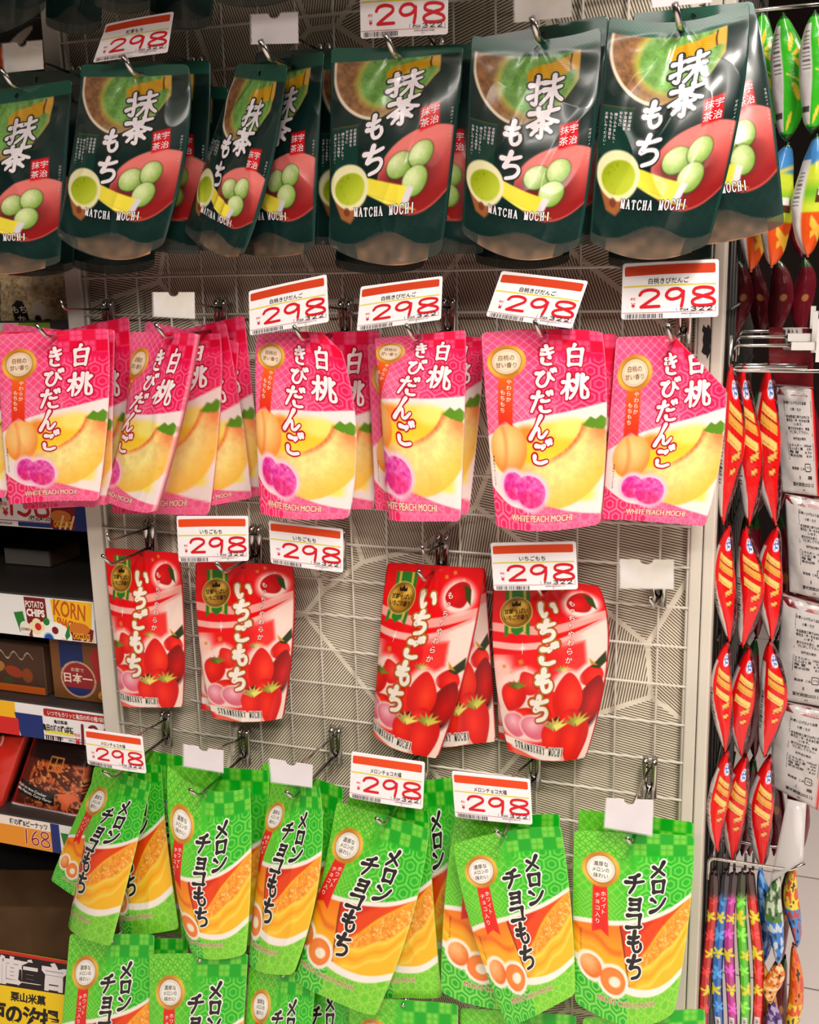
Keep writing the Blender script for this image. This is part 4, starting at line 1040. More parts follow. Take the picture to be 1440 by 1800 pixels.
for i, (x0, x1, yb, dd_, lb) in enumerate(((-20, 130, 474, .025, 'shadowed matcha pouch bottom below the leftmost cut-off pouch'), (128, 270, 470, .02, 'shadowed matcha pouch bottom hanging lower under the tilted card'),
        (590, 745, 470, .025, 'shadowed matcha pouch bottom below the middle pouch'), (836, 1000, 462, .03, 'shadowed matcha pouch bottom below the yellow-stained holder'), (1070, 1250, 466, .03, 'shadowed matcha pouch bottom below the right end pouch'))):
    M(dd_, (x0 + 8, yb - 345), (x1 + 16, yb - 352), (x1, yb), (x0, yb), lb, seed=20 + i, hi=False, mids={'b': ((x0 + x1) / 2, yb + 12)})
for i, (x0, x1, y0, y1, lb) in enumerate(((-60, 78, 50, 18, 'dark pouch bottom overhead at the top left corner'), (80, 176, 45, 52, 'dark pouch bottom overhead beside the left post'),
        (168, 262, 10, 16, 'dark pouch bottom overhead above the tilted 298 card'), (262, 372, 34, 44, 'dark pouch bottom overhead between the card and the blank holder'), (378, 520, 4, -4, 'dark pouch bottom overhead above the blank white holder'))):
    pouch('matcha', .145 - .03 * (i % 2), (x0, y0 - 400), (x1 + 30, y1 - 400), (x1, y1), (x0, y0), lb, 'dark pouches hanging above the top row', seed=30 + i, hi=False, mids={'b': ((x0 + x1) / 2, max(y0, y1) + 8)})

# ------------------------------------------------------------------ white peach pouches, second row
gp = 'white peach mochi pouches in the second row'
def P_(d, TL, TR, BR, BL, label, **k):
    q = dict(bulge=5, wr=0.7, tb=3); q.update(k if k.get('hi', True) else dict(k, bulge=3, tb=1.5)); return pouch('peach', d, TL, TR, BR, BL, label, gp, **q)
P_(.12, (-2, 588), (189, 577), (174, 880), (13, 888), 'pink peach pouch second from the left edge, hook tip poking through its top', mids={'r': (190, 720), 'l': (1, 730), 'b': (95, 880)}, seed=41, wrap=0.03)
P_(.1, (-130, 590), (60, 582), (12, 874), (-150, 880), 'pink peach pouch sliver at the left edge', seed=42, hi=False)
P_(.098, (20, 588), (202, 578), (196, 886), (40, 896), 'pink peach pouch just behind the second from the left edge', seed=43, hi=False)
P_(.045, (67, 590), (226, 556), (244, 880), (100, 890), 'dim pink peach pouch between the first two hooks, mostly in shadow', seed=44, hi=False)
P_(.07, (5, 568), (190, 590), (170, 892), (10, 880), 'pink peach pouch with a corner sticking up left of the first hook', seed=45, hi=False)
P_((.095, .14, .14, .095), (233, 583), (345, 585), (268, 902), (169, 873), 'peach pouch turned sideways under the old holder, pale edge showing', mids={'r': (312, 745), 'l': (212, 720), 'b': (215, 892)}, seed=46, wrap=0.34, rim=7)
P_(.044, (216, 585), (387, 586), (368, 905), (196, 902), 'peach pouch right behind the sideways one', mids={'r': (389, 700)}, seed=47, hi=False)
P_(.035, (250, 614), (397, 566), (442, 876), (296, 902), 'tilted peach pouch fanned out behind the sideways one', mids={'r': (424, 730)}, seed=48, hi=False)
P_(.022, (285, 588), (429, 554), (466, 870), (325, 890), 'shadowed peach pouch with a pointed corner near the second 298 card', seed=49, hi=False)
P_(.028, (255, 564), (420, 600), (400, 890), (235, 870), 'peach pouch tilted left behind the old holder', seed=50, hi=False)
P_(.115, (452, 588), (590, 587), (612, 912), (457, 902), 'peach pouch under the leftmost of the four upper peach price cards', mids={'r': (626, 745), 'l': (447, 700), 'b': (520, 911), 't': (520, 583)}, seed=51, wrap=0.08, fold=((84, 0), (100, 16)))
P_(.05, (490, 586), (669, 581), (657, 895), (496, 896), 'dim peach pouch behind, between the two left peach price cards', seed=52, hi=False)
P_(.115, (660, 594), (818, 580), (810, 916), (679, 916), 'peach pouch hanging straight under the second peach price card', mids={'l': (664, 690), 'r': (817, 720)}, seed=53, wrap=0.27)
P_(.07, (645, 605), (790, 590), (790, 900), (660, 896), 'peach pouch whose left strip shows beside the second peach card pouch', seed=54, hi=False)
P_(.055, (690, 590), (849, 592), (824, 904), (700, 904), 'peach pouch whose dark right strip shows behind the second card pouch', mids={'r': (846, 690)}, seed=55, hi=False)
P_(.12, (846, 585), (1059, 583), (1055, 922), (873, 924), 'large flat peach pouch under the third, steeply tilted peach card', mids={'r': (1067, 730), 'l': (855, 730), 'b': (953, 932), 't': (955, 578)}, seed=56, wrap=0.03)
P_(.09, (880, 588), (1086, 587), (1078, 915), (890, 915), 'peach pouch peeking out right behind the large flat one', seed=57, hi=False)
P_(.10, (1084, 592), (1262, 588), (1240, 926), (1058, 912), 'peach pouch with a folded corner beside the right post', mids={'r': (1275, 740), 'b': (1150, 916)}, seed=58, fold=((58, 0), (101, 54)))

# ------------------------------------------------------------------ strawberry pouches, third row
gs_ = 'strawberry mochi pouches in the third row'
def S_(d, TL, TR, BR, BL, label, **k):
    q = dict(bulge=5, wr=0.7, tb=2.5); q.update(k); return pouch('straw', d, TL, TR, BR, BL, label, gs_, **q)
S_(.026, (184, 963), (315, 972), (321, 1243), (211, 1241), 'strawberry pouch beside the left post with a bare hook over it', mids={'r': (325, 1105), 'l': (194, 1100)}, seed=61, wrap=0.15)
S_(.034, (343, 988), (515, 992), (498, 1262), (373, 1262), 'strawberry pouch between two price cards, second from the left post', mids={'r': (517, 1110), 'l': (349, 1130), 'b': (440, 1268)}, seed=62, wrap=0.05)
S_(.016, (350, 990), (500, 990), (470, 1250), (354, 1248), 'strawberry pouch edge behind the second from the left post', seed=63, hi=False)
S_((.03, .055, .055, .03), (682, 988), (851, 1000), (770, 1333), (652, 1291), 'strawberry pouch swung to the left on the middle hook', mids={'r': (822, 1165), 'l': (664, 1140), 'b': (705, 1318)}, seed=64, wrap=0.16)
S_(.018, (700, 996), (853, 998), (872, 1304), (726, 1316), 'strawberry pouch hanging upright behind the one swung left', mids={'r': (861, 1120)}, seed=65)
S_(.036, (868, 1024), (1052, 1030), (1031, 1330), (893, 1318), 'strawberry pouch under the single 298 card near the right post', mids={'r': (1070, 1150), 'l': (868, 1170), 'b': (962, 1336), 't': (960, 1022)}, seed=66, wrap=0.03)
S_(.016, (866, 1030), (1030, 1035), (1010, 1310), (876, 1300), 'strawberry pouch edge behind the one near the right post', seed=67, hi=False)

# ------------------------------------------------------------------ melon pouches, fourth and fifth rows
gg = 'melon choco mochi pouches in the fourth row'; gh = 'melon choco mochi pouches in the lowest row'
def G_(d, TL, TR, BR, BL, label, g=gg, **k):
    q = dict(bulge=5, wr=0.7, tb=3); q.update(k); return pouch('melon', d, TL, TR, BR, BL, label, g, **q)
G_((.10, .14, .14, .10), (166, 1346), (265, 1376), (194, 1664), (109, 1630), 'front melon pouch swung sideways under the leftmost melon card', mids={'r': (233, 1510), 'l': (140, 1480)}, seed=71, wrap=0.36)
G_((.03, .045, .045, .03), (170, 1354), (250, 1352), (180, 1600), (89, 1548), 'melon pouch sticking out furthest left, over the snack shelf', mids={'l': (122, 1462)}, seed=72)
G_(.078, (176, 1338), (283, 1345), (315, 1633), (205, 1646), 'melon pouch right behind the sideways one', mids={'r': (293, 1470)}, seed=73, wrap=0.25)
G_(.035, (222, 1312), (340, 1334), (330, 1640), (225, 1640), 'shadowed melon pouch behind, under the first blank holder', seed=74, hi=False)
G_(.115, (294, 1342), (439, 1383), (432, 1676), (330, 1674), 'melon pouch under the left blank holder, top sagging at the hook', mids={'r': (441, 1530), 'l': (301, 1530), 't': (360, 1388), 'b': (380, 1684)}, seed=75, wrap=0.2)
G_(.075, (300, 1345), (473, 1354), (468, 1660), (320, 1660), 'melon pouch in shadow behind the one under the left blank holder', seed=76, hi=False)
G_((.11, .13, .13, .11), (478, 1380), (562, 1382), (516, 1712), (430, 1692), 'melon pouch under the second blank holder with a white back corner', mids={'r': (562, 1540), 'l': (450, 1510), 'b': (470, 1708)}, seed=77, wrap=0.24)
G_(.07, (460, 1340), (604, 1384), (590, 1690), (450, 1690), 'dark melon pouch behind the second blank holder', seed=78, hi=False)
G_((.12, .145, .145, .12), (593, 1408), (754, 1457), (660, 1787), (515, 1722), 'melon pouch swung to the left below the middle melon price card', mids={'r': (722, 1620), 'l': (560, 1560), 'b': (585, 1756)}, seed=79, wrap=0.16)
G_(.10, (610, 1400), (754, 1426), (777, 1754), (640, 1752), 'melon pouch right behind the one below the middle melon card', mids={'r': (762, 1590)}, seed=80, wrap=0.1)
G_(.07, (670, 1380), (802, 1366), (830, 1700), (690, 1720), 'shaded melon pouch between the middle and right melon cards', seed=81, hi=False)
G_((.145, .15, .14, .14), (797, 1484), (986, 1452), (1011, 1748), (892, 1806), 'melon pouch tilted clockwise under the right melon card', mids={'r': (1004, 1600), 'l': (826, 1620), 't': (887, 1462)}, seed=82)
G_(.115, (800, 1437), (985, 1430), (975, 1772), (776, 1742), 'melon pouch hanging straight behind the tilted one', mids={'l': (782, 1580), 'b': (880, 1774)}, seed=83)
G_(.13, (1010, 1459), (1221, 1470), (1186, 1778), (1011, 1762), 'melon pouch at the right end, flat beside the post', mids={'r': (1212, 1610), 'l': (1007, 1600), 'b': (1110, 1800)}, seed=84)
G_(.10, (1017, 1422), (1220, 1446), (1190, 1755), (1015, 1745), 'melon pouch behind the right end one, its top band showing', seed=85, hi=False)
G_(.10, (122, 1642), (272, 1642), (262, 1930), (100, 1930), 'lower melon pouch at the left, beside the yellow sale sign', gh, seed=86)
G_(.11, (262, 1677), (436, 1675), (420, 1970), (262, 1970), 'lower melon pouch second from the left', gh, seed=87)
G_(.085, (210, 1650), (330, 1650), (320, 1940), (210, 1940), 'lower melon pouch in shadow between the two left ones', gh, seed=88, hi=False)
G_((.10, .12, .12, .10), (438, 1698), (556, 1712), (530, 2000), (420, 1990), 'lower melon pouch third from the left, badge tilted away', gh, seed=89)
G_(.085, (500, 1690), (620, 1700), (610, 2000), (490, 1990), 'lower melon pouch in shadow below the left-swinging one', gh, seed=90, hi=False)
G_(.11, (612, 1752), (806, 1764), (800, 2050), (620, 2040), 'lower melon pouch top under the middle melon pouches', gh, seed=91, hi=False)
G_(.10, (808, 1772), (1014, 1784), (1000, 2080), (815, 2070), 'lower melon pouch top under the clockwise-tilted pouch', gh, seed=92, hi=False)
G_(.115, (1024, 1790), (1240, 1772), (1225, 2080), (1030, 2080), 'lower melon pouch top under the right end pouch', gh, seed=93, hi=False)

# ------------------------------------------------------------------ hooks, price cards, blank holders
def ctr(q): return tuple(np.mean(np.array(q, float), 0))
def with_card(kind, d, q, label):
    price_card(kind, d, *q, label); return ctr(q), d - 0.002
def with_holder(d, q, label, old=False):
    holder(d, *q, label, old); return ctr(q), d - 0.002
c1, e1 = with_card('matcha', .15, [(187, 42), (305, 20), (294, 92), (163, 110)], 'dim price card tilted upwards at the top left')
c2, e2 = with_card('matcha', .155, [(632, -42), (788, -46), (787, 60), (634, 68)], 'price card cut off by the top edge in the middle')
c3, e3 = with_card('peach', .14, [(437, 512), (574, 482), (578, 566), (439, 590)], 'peach price card leaning up to the right, leftmost of its row')
c4, e4 = with_card('peach', .14, [(634, 504), (778, 485), (775, 562), (627, 582)], 'peach price card second in its row, over the middle wires')
c5, e5 = with_card('peach', .14, [(882, 476), (1034, 494), (1005, 578), (854, 556)], 'peach price card third in its row, slanting down to the right')
c6, e6 = with_card('peach', .12, [(1095, 463), (1264, 455), (1263, 557), (1092, 562)], 'peach price card at the right end of its row, over the post')
c7, e7 = with_card('straw', .10, [(310, 907), (436, 907), (437, 986), (314, 988)], 'strawberry price card hanging level, leftmost of its row')
c8, e8 = with_card('straw', .09, [(472, 914), (603, 930), (603, 1007), (476, 990)], 'strawberry price card over an empty hook')
c9, e9 = with_card('straw', .08, [(862, 954), (1012, 951), (1016, 1036), (868, 1038)], 'strawberry price card alone on the right, bright orange bar')
c10, e10 = with_card('melon', .16, [(148, 1280), (250, 1295), (257, 1360), (154, 1343)], 'melon price card beside the left post, in front of the shelf price strip')
c11, e11 = with_card('melon', .155, [(618, 1321), (747, 1340), (743, 1423), (614, 1402)], 'melon price card in the middle of its row')
c12, e12 = with_card('melon', .16, [(794, 1355), (932, 1370), (936, 1450), (800, 1436)], 'melon price card rightmost of its row')
h1, g1 = with_holder(.15, [(440, 25), (525, 20), (526, 77), (441, 79)], 'blank white holder in the top row over the sideways matcha pouch')
h2, g2 = with_holder(.155, [(902, -16), (1006, -16), (1007, 30), (903, 41)], 'yellow-stained holder at the top edge', True)
h3, g3 = with_holder(.155, [(1143, -45), (1252, -50), (1253, 5), (1145, 15)], 'white holder cut off by the top edge near the right post')
h4, g4 = with_holder(.13, [(268, 513), (343, 513), (344, 561), (269, 557)], 'old stained holder over the sideways peach pouch', True)
h5, g5 = with_holder(.06, [(1088, 982), (1186, 983), (1186, 1036), (1089, 1035)], 'cloudy white holder on a bare hook by the right post', True)
h6, g6 = with_holder(.15, [(322, 1307), (394, 1319), (394, 1359), (322, 1347)], 'blank white holder in the melon row, left one')
h7, g7 = with_holder(.15, [(472, 1332), (551, 1344), (550, 1385), (476, 1375)], 'blank white holder in the melon row, second from the left')
h8, g8 = with_holder(.15, [(1065, 1402), (1150, 1405), (1148, 1470), (1061, 1455)], 'blank white holder at the right end of the melon row')
h9, g9 = with_holder(.13, [(3, 76), (75, 70), (78, 122), (7, 129)], 'brown-shaded holder at the left edge', True)
for a_, lb in (((33, 153, .122, None), ('hook carrying the leftmost matcha pouch', h9, g9)), ((245, 133, .137, None), ('hook carrying the matcha pouch under the tilted card', c1, e1)),
               ((483, 108, .14, None), ('hook carrying the sideways matcha pouch', h1, g1)), ((699, 99, .137, None), ('hook carrying the middle matcha pouch', c2, e2)),
               ((951, 72, .142, None), ('hook carrying the matcha pouch under the stained holder', h2, g2)), ((1197, 50, .147, None), ('hook carrying the right end matcha pouch', h3, g3)),
               ((93, 593, .127, None), ('hook carrying the peach pouches at the left edge', None, None)), ((300, 593, .13, None), ('hook carrying the sideways peach pouch', h4, g4)),
               ((539, 597, .122, None), ('hook under the leftmost peach price card', c3, e3)), ((733, 596, .122, None), ('hook under the second peach price card', c4, e4)),
               ((955, 590, .127, None), ('hook under the third peach price card', c5, e5)), ((1183, 598, .107, None), ('hook under the right end peach price card', c6, e6)),
               ((248, 971, .03, .10), ('bare-armed hook over the strawberry pouch by the left post', None, None)), ((430, 988, .04, .095), ('hook under the level strawberry price card', c7, e7)),
               ((590, 990, .02, .07), ('empty hook under the second strawberry price card', c8, e8)), ((762, 1008, .04, .075), ('hook carrying the left-swung strawberry pouch', None, None)),
               ((958, 1040, .042, .06), ('hook under the single strawberry card on the right', c9, e9)), ((1155, 1056, .02, .05), ('empty hook under the cloudy white holder', h5, g5)),
               ((207, 1362, .13, None), ('hook under the leftmost melon price card', c10, e10)), ((357, 1394, .122, None), ('hook under the left blank holder of the melon row', h6, g6)),
               ((524, 1398, .127, None), ('hook under the second blank holder of the melon row', h7, g7)), ((680, 1444, .14, None), ('hook under the middle melon price card', c11, e11)),
               ((887, 1466, .152, None), ('hook under the right melon price card', c12, e12)), ((1113, 1478, .137, None), ('hook under the right end blank holder', h8, g8))):
    hook(a_[0], a_[1], a_[2], None, lb[0], lb[1], lb[2], a_[3], rod=0.0033 if a_[1] < 160 else 0.0024, top=None if lb[1] is not None else min((a_[3] or a_[2]), .1))
for (hx, hy, dh, lb) in ((197, 1655, .1, 'hook hidden behind the lower left melon pouch'), (350, 1690, .112, 'hook behind the second lower melon pouch'), (497, 1716, .115, 'hook behind the third lower melon pouch'), (708, 1768, .112, 'hook behind the lower middle melon pouch'), (910, 1788, .102, 'hook behind the lower melon pouch on the right'), (1132, 1790, .12, 'hook behind the lowest melon pouch by the post')):
    hook(hx, hy, dh, None, lb, top=.03, length=dh + .001, up=False)

# ------------------------------------------------------------------ snack shelves left of the wire panel
XS0, XS1 = -1.45, XL - 0.029
M_SHELFBACK = mottled('dark_shelf_back', (0.10, 0.08, 0.07), (0.07, 0.055, 0.05), 6, 0.8)
struct('wall_shelf', (XS0, 0.36, 0.0), (XS1, 0.37, 2.3), M_SHELFBACK)
def rail_z(px, py): return at(px, py, -0.02)[2]
rails = {}
for nm, py0, py1, lb in (('a', 868, 930, 'dark shelf just under the leftmost peach pouches'), ('b', 1049, 1122, 'dark shelf carrying the low grey carton, picture strip in front'),
                         ('c', 1240, 1300, 'dark shelf carrying the two brown snack cartons'), ('d', 1444, 1496, 'lowest shelf, carrying the curry snack bags'), ('e', 566, 600, 'dark steel shelf under the rice cracker bag')):
    z1, z0 = rail_z(80, py0), rail_z(80, py1); rails[nm] = (z0, z1)
    root = thing('snack_shelf', ((XS0 + XS1) / 2, 0.18, z0), lb, 'shelf')
    b = MB(); b.box((XS0, 0.024, z1 - 0.02), (XS1, 0.358, z1)); b.build('shelf_board', M_DARKSHELF, root)
    b = MB(); b.box((XS0, 0.0205, z0), (XS1, 0.0235, z1 + 0.002)); b.build('price_rail', M_DARKSHELF, root)
for x in (XS0, XS1 - 0.02): pass

def zq(px0, px1, nm, inset=0.001):
    """corner pixels' world quad on a rail: returns x range from the photo columns"""
    return at(px0, 1000, -0.02)[0], at(px1, 1000, -0.02)[0], rails[nm][0] + inset, rails[nm][1] - inset
def strip(name, x0, x1, z0, z1, y, art, H, base, label, cat, paint=None, m=None, group=None):
    """flat printed strip facing the aisle"""
    n = 24; S, T = np.meshgrid(np.linspace(0, 1, n + 1), np.linspace(0, 1, 7))
    P = np.stack([x0 + (x1 - x0) * S, np.full_like(S, y), z1 - (z1 - z0) * T], -1); n1 = P.shape[0] * P.shape[1]; idx = np.arange(n1).reshape(P.shape[:2])
    Pb = P + [0, 0.0008, 0]; per = np.concatenate([idx[0], idx[1:, -1], idx[-1, -2::-1], idx[-2:0:-1, 0]]); nx = np.roll(per, -1)
    F = [quads(idx), quads(idx + n1)[:, ::-1], np.stack([per, nx, nx + n1, per + n1], -1)]
    V = np.concatenate([P.reshape(-1, 3), Pb.reshape(-1, 3)]); C = np.tile(lin(base), (2 * n1, 1))
    if art:
        Nn = np.zeros_like(P); Nn[..., 1] = -1; dv, dt, dc = map_decals(P, Nn, art, H); F.append(dt + len(V)); V = np.concatenate([V, dv]); C = np.concatenate([C, dc])
    return tag(mk(name, V, F, m or M_CARD, None, C, smooth=False), label, cat, group)

NAVY, MAROON, YEL, GRN = rgb(28, 48, 116), rgb(126, 22, 28), rgb(246, 186, 30), rgb(40, 128, 50)
def choc(a, x0, x1, y0, y1):
    a.poly([(x0, y0), (x1, y0 + 3), (x1 - 1, y1), (x0 - 2, y1)], MAROON, 2)
    m = (x0 + x1) / 2
    for k in (-3, 0, 3): a.stroke([(m + k, y0 + 14), (m + k + 2.5, y0 + 8)], 1.1, rgb(240, 200, 160), 3)
    a.disc((m - 2, y1 - 6), 6, rgb(206, 116, 40), 3, 18, 3); a.text("CHOCOLATE", m - 1, y1 - 2.2, 4.2, YEL, 4, 0.03, width=(x1 - x0) * 0.8)
# strip b: picture strip with snack drawings
x0, x1, z0, z1 = zq(-120, 178, 'b'); a = Art(); Hs = 100 * (z1 - z0) / (x1 - x0); u = lambda px: (px + 120) / 298 * 100
a.rect(u(160), 0, 100, Hs, NAVY, 1); a.rect(u(160), 0, u(174), 9, rgb(170, 175, 180), 2); a.rect(u(171), 9, 100, Hs, rgb(110, 160, 50), 3)
a.poly([(u(88), 0.5), (u(158), 0.5), (u(153), 14), (u(150), Hs - 1), (u(92), Hs - 1)], YEL, 2)
a.text("KORN", u(119), 5.2, 11.0, rgb(196, 86, 26), 3, 0.02, width=18, rot=6); a.text("SNACK", u(112), 12.0, 5.6, rgb(196, 70, 26), 3, 0.04, width=11, rot=10)
a.poly([(u(42), 0.5), (u(79), 0.5), (u(80), 22), (u(46), 22)], MAROON, 3); a.text("POTATO", u(60), 4.0, 4.6, rgb(250, 240, 230), 4, 0.02, width=10.5); a.text("CHIPS", u(60.5), 8.2, 4.8, rgb(250, 240, 230), 4, 0.05, width=10.5)
for px, py in ((55, 15), (61, 13), (67, 15), (60, 17)): a.disc((u(px), py), 2.6, rgb(244, 226, 180), 5, 16, 2.2)
a.poly([(u(22), 9), (u(38), 8), (u(43), Hs - 2), (u(30), Hs - 2)], GRN, 4); a.disc((u(40), Hs - 4), 3.2, rgb(236, 232, 220), 5, 18, 3.6); a.text("CORN", u(40), Hs - 3.5, 1.8, MAROON, 6, 0.04)
a.disc((u(86), 19), 11.5, rgb(246, 244, 236), 5, 30, 7.5); a.poly([(u(108), 18), (u(116), 12), (u(117), 18), (u(110), 24)], GRN, 5)
for px, py, r, c in ((63, 15, 1.9, rgb(206, 40, 30)), (78, 12, 1.9, GRN), (92, 16, 1.9, MAROON), (58, 22, 1.6, rgb(150, 40, 30)), (80, 20.5, 3.2, rgb(150, 190, 230)), (80, 20.5, 2.5, rgb(30, 80, 170))): a.disc((u(px), py), r, c, 6)
a.disc((u(105), 23), 3.4, rgb(240, 190, 190), 6); a.disc((u(105), 23), 2.4, rgb(170, 20, 40), 7)
choc(a, u(121), u(157), 11, Hs - 0.5)
a.poly([(0, 0), (u(-40), 0), (u(-30), Hs), (0, Hs)], YEL, 1)
strip('picture_strip', x0, x1, z0, z1, 0.0192, a.done(), Hs, rgb(238, 238, 236), 'shelf strip with potato chips and korn snack drawings', 'shelf strip')
# strip a: 138
x0, x1, z0, z1 = zq(-120, 172, 'a'); a = Art(); Hs = 100 * (z1 - z0) / (x1 - x0); u = lambda px: (px + 120) / 292 * 100
a.text("ごま揚", u(6), Hs - 12, 4.6, BLK, 2, 0.03, width=11); a.rect(u(-20), Hs - 9.4, u(20), Hs - 8.0, rgb(236, 226, 60), 1)
a.text("¥", u(26), Hs - 7, 5.0, RED, 1, 0.04); a.text("税抜", u(24), Hs - 11, 2.2, RED, 1)
for ch, px in (('1', 38), ('3', 58), ('8', 88)): a.glyph(ch, u(px), Hs - 12, 8.5, 13, 1.7, rgb(186, 24, 32), 2, brush=False)
a.text("(税込¥150)", u(84), Hs - 4.6, 2.8, BLK, 1, 0.015); a.rect(0, Hs - 3, u(104), Hs - 2.7, rgb(150, 60, 60), 1); a.rect(u(46), Hs - 2.5, u(103), Hs - 0.4, NAVY, 1); a.text("4901003006658", u(20), Hs - 1.4, 1.6, BLK, 1)
a.rect(u(104), 0, 100, Hs, NAVY, 1); a.rect(u(164), 0, 100, Hs, rgb(110, 160, 50), 2); a.poly([(u(104), 0), (u(134), 0), (u(140), 8), (u(104), 10)], YEL, 2); choc(a, u(106), u(144), 2, Hs - 0.5)
strip('price_strip', x0, x1, z0, z1, 0.0192, a.done(), Hs, rgb(238, 234, 234), 'shelf price strip with a chocolate picture, below the left peach pouches', 'shelf strip')
# strip c: 198
x0, x1, z0, z1 = zq(-120, 196, 'c'); a = Art(); Hs = 100 * (z1 - z0) / (x1 - x0); u = lambda px: (px + 120) / 316 * 100
a.rect(0, 0, u(6), Hs, YEL, 1); a.rect(u(-40), 8, u(10), Hs, rgb(214, 40, 36), 2); a.poly([(u(4), 5), (u(54), 5), (u(54), Hs), (u(12), Hs)], NAVY, 1)
a.rrect(u(57), 1.0, u(199), 4.8, 1, rgb(178, 34, 34), 2); a.text("いつでもカリッと亀田の柿の種7袋詰めです。", u(126), 3.0, 2.6, rgb(250, 240, 235), 3, 0.01, width=39)
a.text("亀田製菓", u(86), 7.0, 1.9, BLK, 2, 0.02); a.text("亀田の柿の種6袋詰", u(80), 10.4, 3.6, BLK, 2, 0.03, width=17); a.rect(u(57), 11.8, u(106), 13.2, rgb(236, 226, 60), 1); a.text("480g", u(82), 15, 1.8, BLK, 2)
a.text("¥", u(113), 15.5, 4.0, RED, 2, 0.04); a.text("税抜", u(113), 12.2, 1.8, RED, 2)
for ch, px in (('1', 123), ('9', 142), ('8', 170)): a.glyph(ch, u(px), 12.5, 7.6, 12, 1.5, rgb(120, 20, 36), 3, brush=False)
a.rect(u(54), Hs - 2.4, u(200), Hs - 2.1, rgb(150, 60, 60), 1); barcode(a, u(57), u(84), Hs - 2.2, Hs - 0.2, 9, 2); a.text("4901313206167", u(112), Hs - 1.1, 1.5, BLK, 2); a.rect(u(134), Hs - 2.0, u(200), Hs, NAVY, 2)
strip('price_strip', x0, x1, z0, z1, 0.0192, a.done(), Hs, rgb(240, 236, 236), 'shelf price strip with a red slogan bar', 'shelf strip')
# strip d: 168
x0, x1, z0, z1 = zq(-120, 200, 'd'); a = Art(); Hs = 100 * (z1 - z0) / (x1 - x0); u = lambda px: (px + 120) / 320 * 100
a.rect(0, 0, u(48), Hs, rgb(236, 150, 40), 1); a.rect(0, 0, u(48), 4.6, rgb(244, 232, 220), 2); a.text("柿の種&ピーナッツ", u(8), 2.4, 3.4, BLK, 3, 0.03, width=22)
for ch, px in (('1', 2), ('6', 18), ('8', 36)): a.glyph(ch, u(px), 9.2, 5.4, 8, 1.3, rgb(246, 232, 222), 3, brush=False); a.glyph(ch, u(px), 9.2, 5.4, 8, 0.8, rgb(140, 18, 36), 4, brush=False)
a.rect(u(48), 0, u(64), Hs, NAVY, 1); a.poly([(u(66), 4), (u(80), 4), (u(84), Hs), (u(72), Hs)], GRN, 2)
a.poly([(u(88), 1), (u(124), 1), (u(126), Hs), (u(92), Hs)], MAROON, 2); a.text("POTATO", u(106), 3.6, 4.0, rgb(250, 240, 230), 3, 0.05, width=10); a.text("CHIPS", u(105), 7.4, 4.2, rgb(250, 240, 230), 3, 0.05, width=9)
a.disc((u(108), 13), 3, rgb(244, 226, 180), 3)
strip('price_strip', x0, x1, z0, z1, 0.0192, a.done(), Hs, rgb(236, 232, 230), 'shelf strip with an orange price panel below the curry snack bag', 'shelf strip')
x0, x1, z0, z1 = zq(-120, 128, 'e'); a = Art(); Hs = 100 * (z1 - z0) / (x1 - x0); a.rect(0, 0, 50, Hs, rgb(206, 36, 36), 1); a.rect(80, 0, 100, Hs, rgb(130, 170, 40), 1); a.rect(52, 4, 78, 9, rgb(236, 226, 60), 1)
strip('price_strip', x0, x1, z0, z1, 0.0192, a.done(), Hs, rgb(236, 226, 214), 'red and green shelf strip under the rice cracker bag', 'shelf strip')

def bag(name, d, q, art, paint, H, label, cat, m=None, fat=0.02, seed=0, base=rgb(90, 60, 50), group=None, th=0.02):
    disp = lambda s, t: fat * (np.clip(np.sin(np.pi * s), 0, 1) * np.clip(np.sin(np.pi * t), 0, 1)) ** 0.7 + 0.002 * vnoise(s * 7, t * 7, seed)
    o = sheet(name, d, *q, art, H, m or M_PACK, None, base, 60, 60, None, th, paint, disp); return tag(o, label, cat, group)
def p_cracker(X, Y, H):
    p = Pic(X, Y, rgb(214, 186, 140)); n = p.n(0.12, 2); p.C *= (0.7 + 0.5 * n)[:, None]; p.mix((p.n(0.3, 5) > 0.62) * 0.6, rgb(240, 224, 190)); p.mix((p.n(0.22, 8) < 0.3) * 0.6, rgb(150, 108, 60))
    p.mix(p.poly([(22, 82), (22, 50), (30, 42), (40, 44), (44, 54), (44, 84)]), rgb(36, 26, 24)); p.mix(p.ell(62, 62, 13, 16), rgb(222, 200, 180)); p.mix(p.ell(58, 70, 5, 6) + p.ell(70, 76, 8, 6), rgb(40, 28, 26))
    p.mix((Y < 6) * (X > 14) * (X < 44), rgb(214, 36, 60)); return p.C
a = Art(); a.text("もち", 33, 56, 12, rgb(230, 210, 190), 1, 0.02); a.text("か", 34, 70, 12, rgb(230, 210, 190), 1, 0.02)
bag('rice_cracker_bag', -0.06, [(0, 478), (122, 476), (124, 566), (2, 566)], a.done(), p_cracker, 75, 'clear bag of pale rice crackers with a dark bell sticker on the upper shelf', 'snack bag', fat=0.012)
def p_fiery(X, Y, H):
    p = Pic(X, Y, rgb(26, 16, 14)); p.mix(p.poly([(0, 70), (0, 20), (40, 40), (60, 70), (30, 110)]) * (0.4 + p.n(0.12, 3)), rgb(232, 84, 26)); p.mix(np.clip((X - 86) / 6, 0, 1) * (p.n(0.08, 2) > 0.5), rgb(226, 176, 40)); p.mix(p.ell(62, 40, 30, 6, -60) * 0.8, rgb(220, 210, 190)); return p.C
bag('spicy_snack_bag', -0.05, [(-60, 34), (98, 30), (100, 150), (-58, 156)], None, p_fiery, 110, 'black and orange spicy snack bag at the top left, behind the post', 'snack bag', fat=0.01)
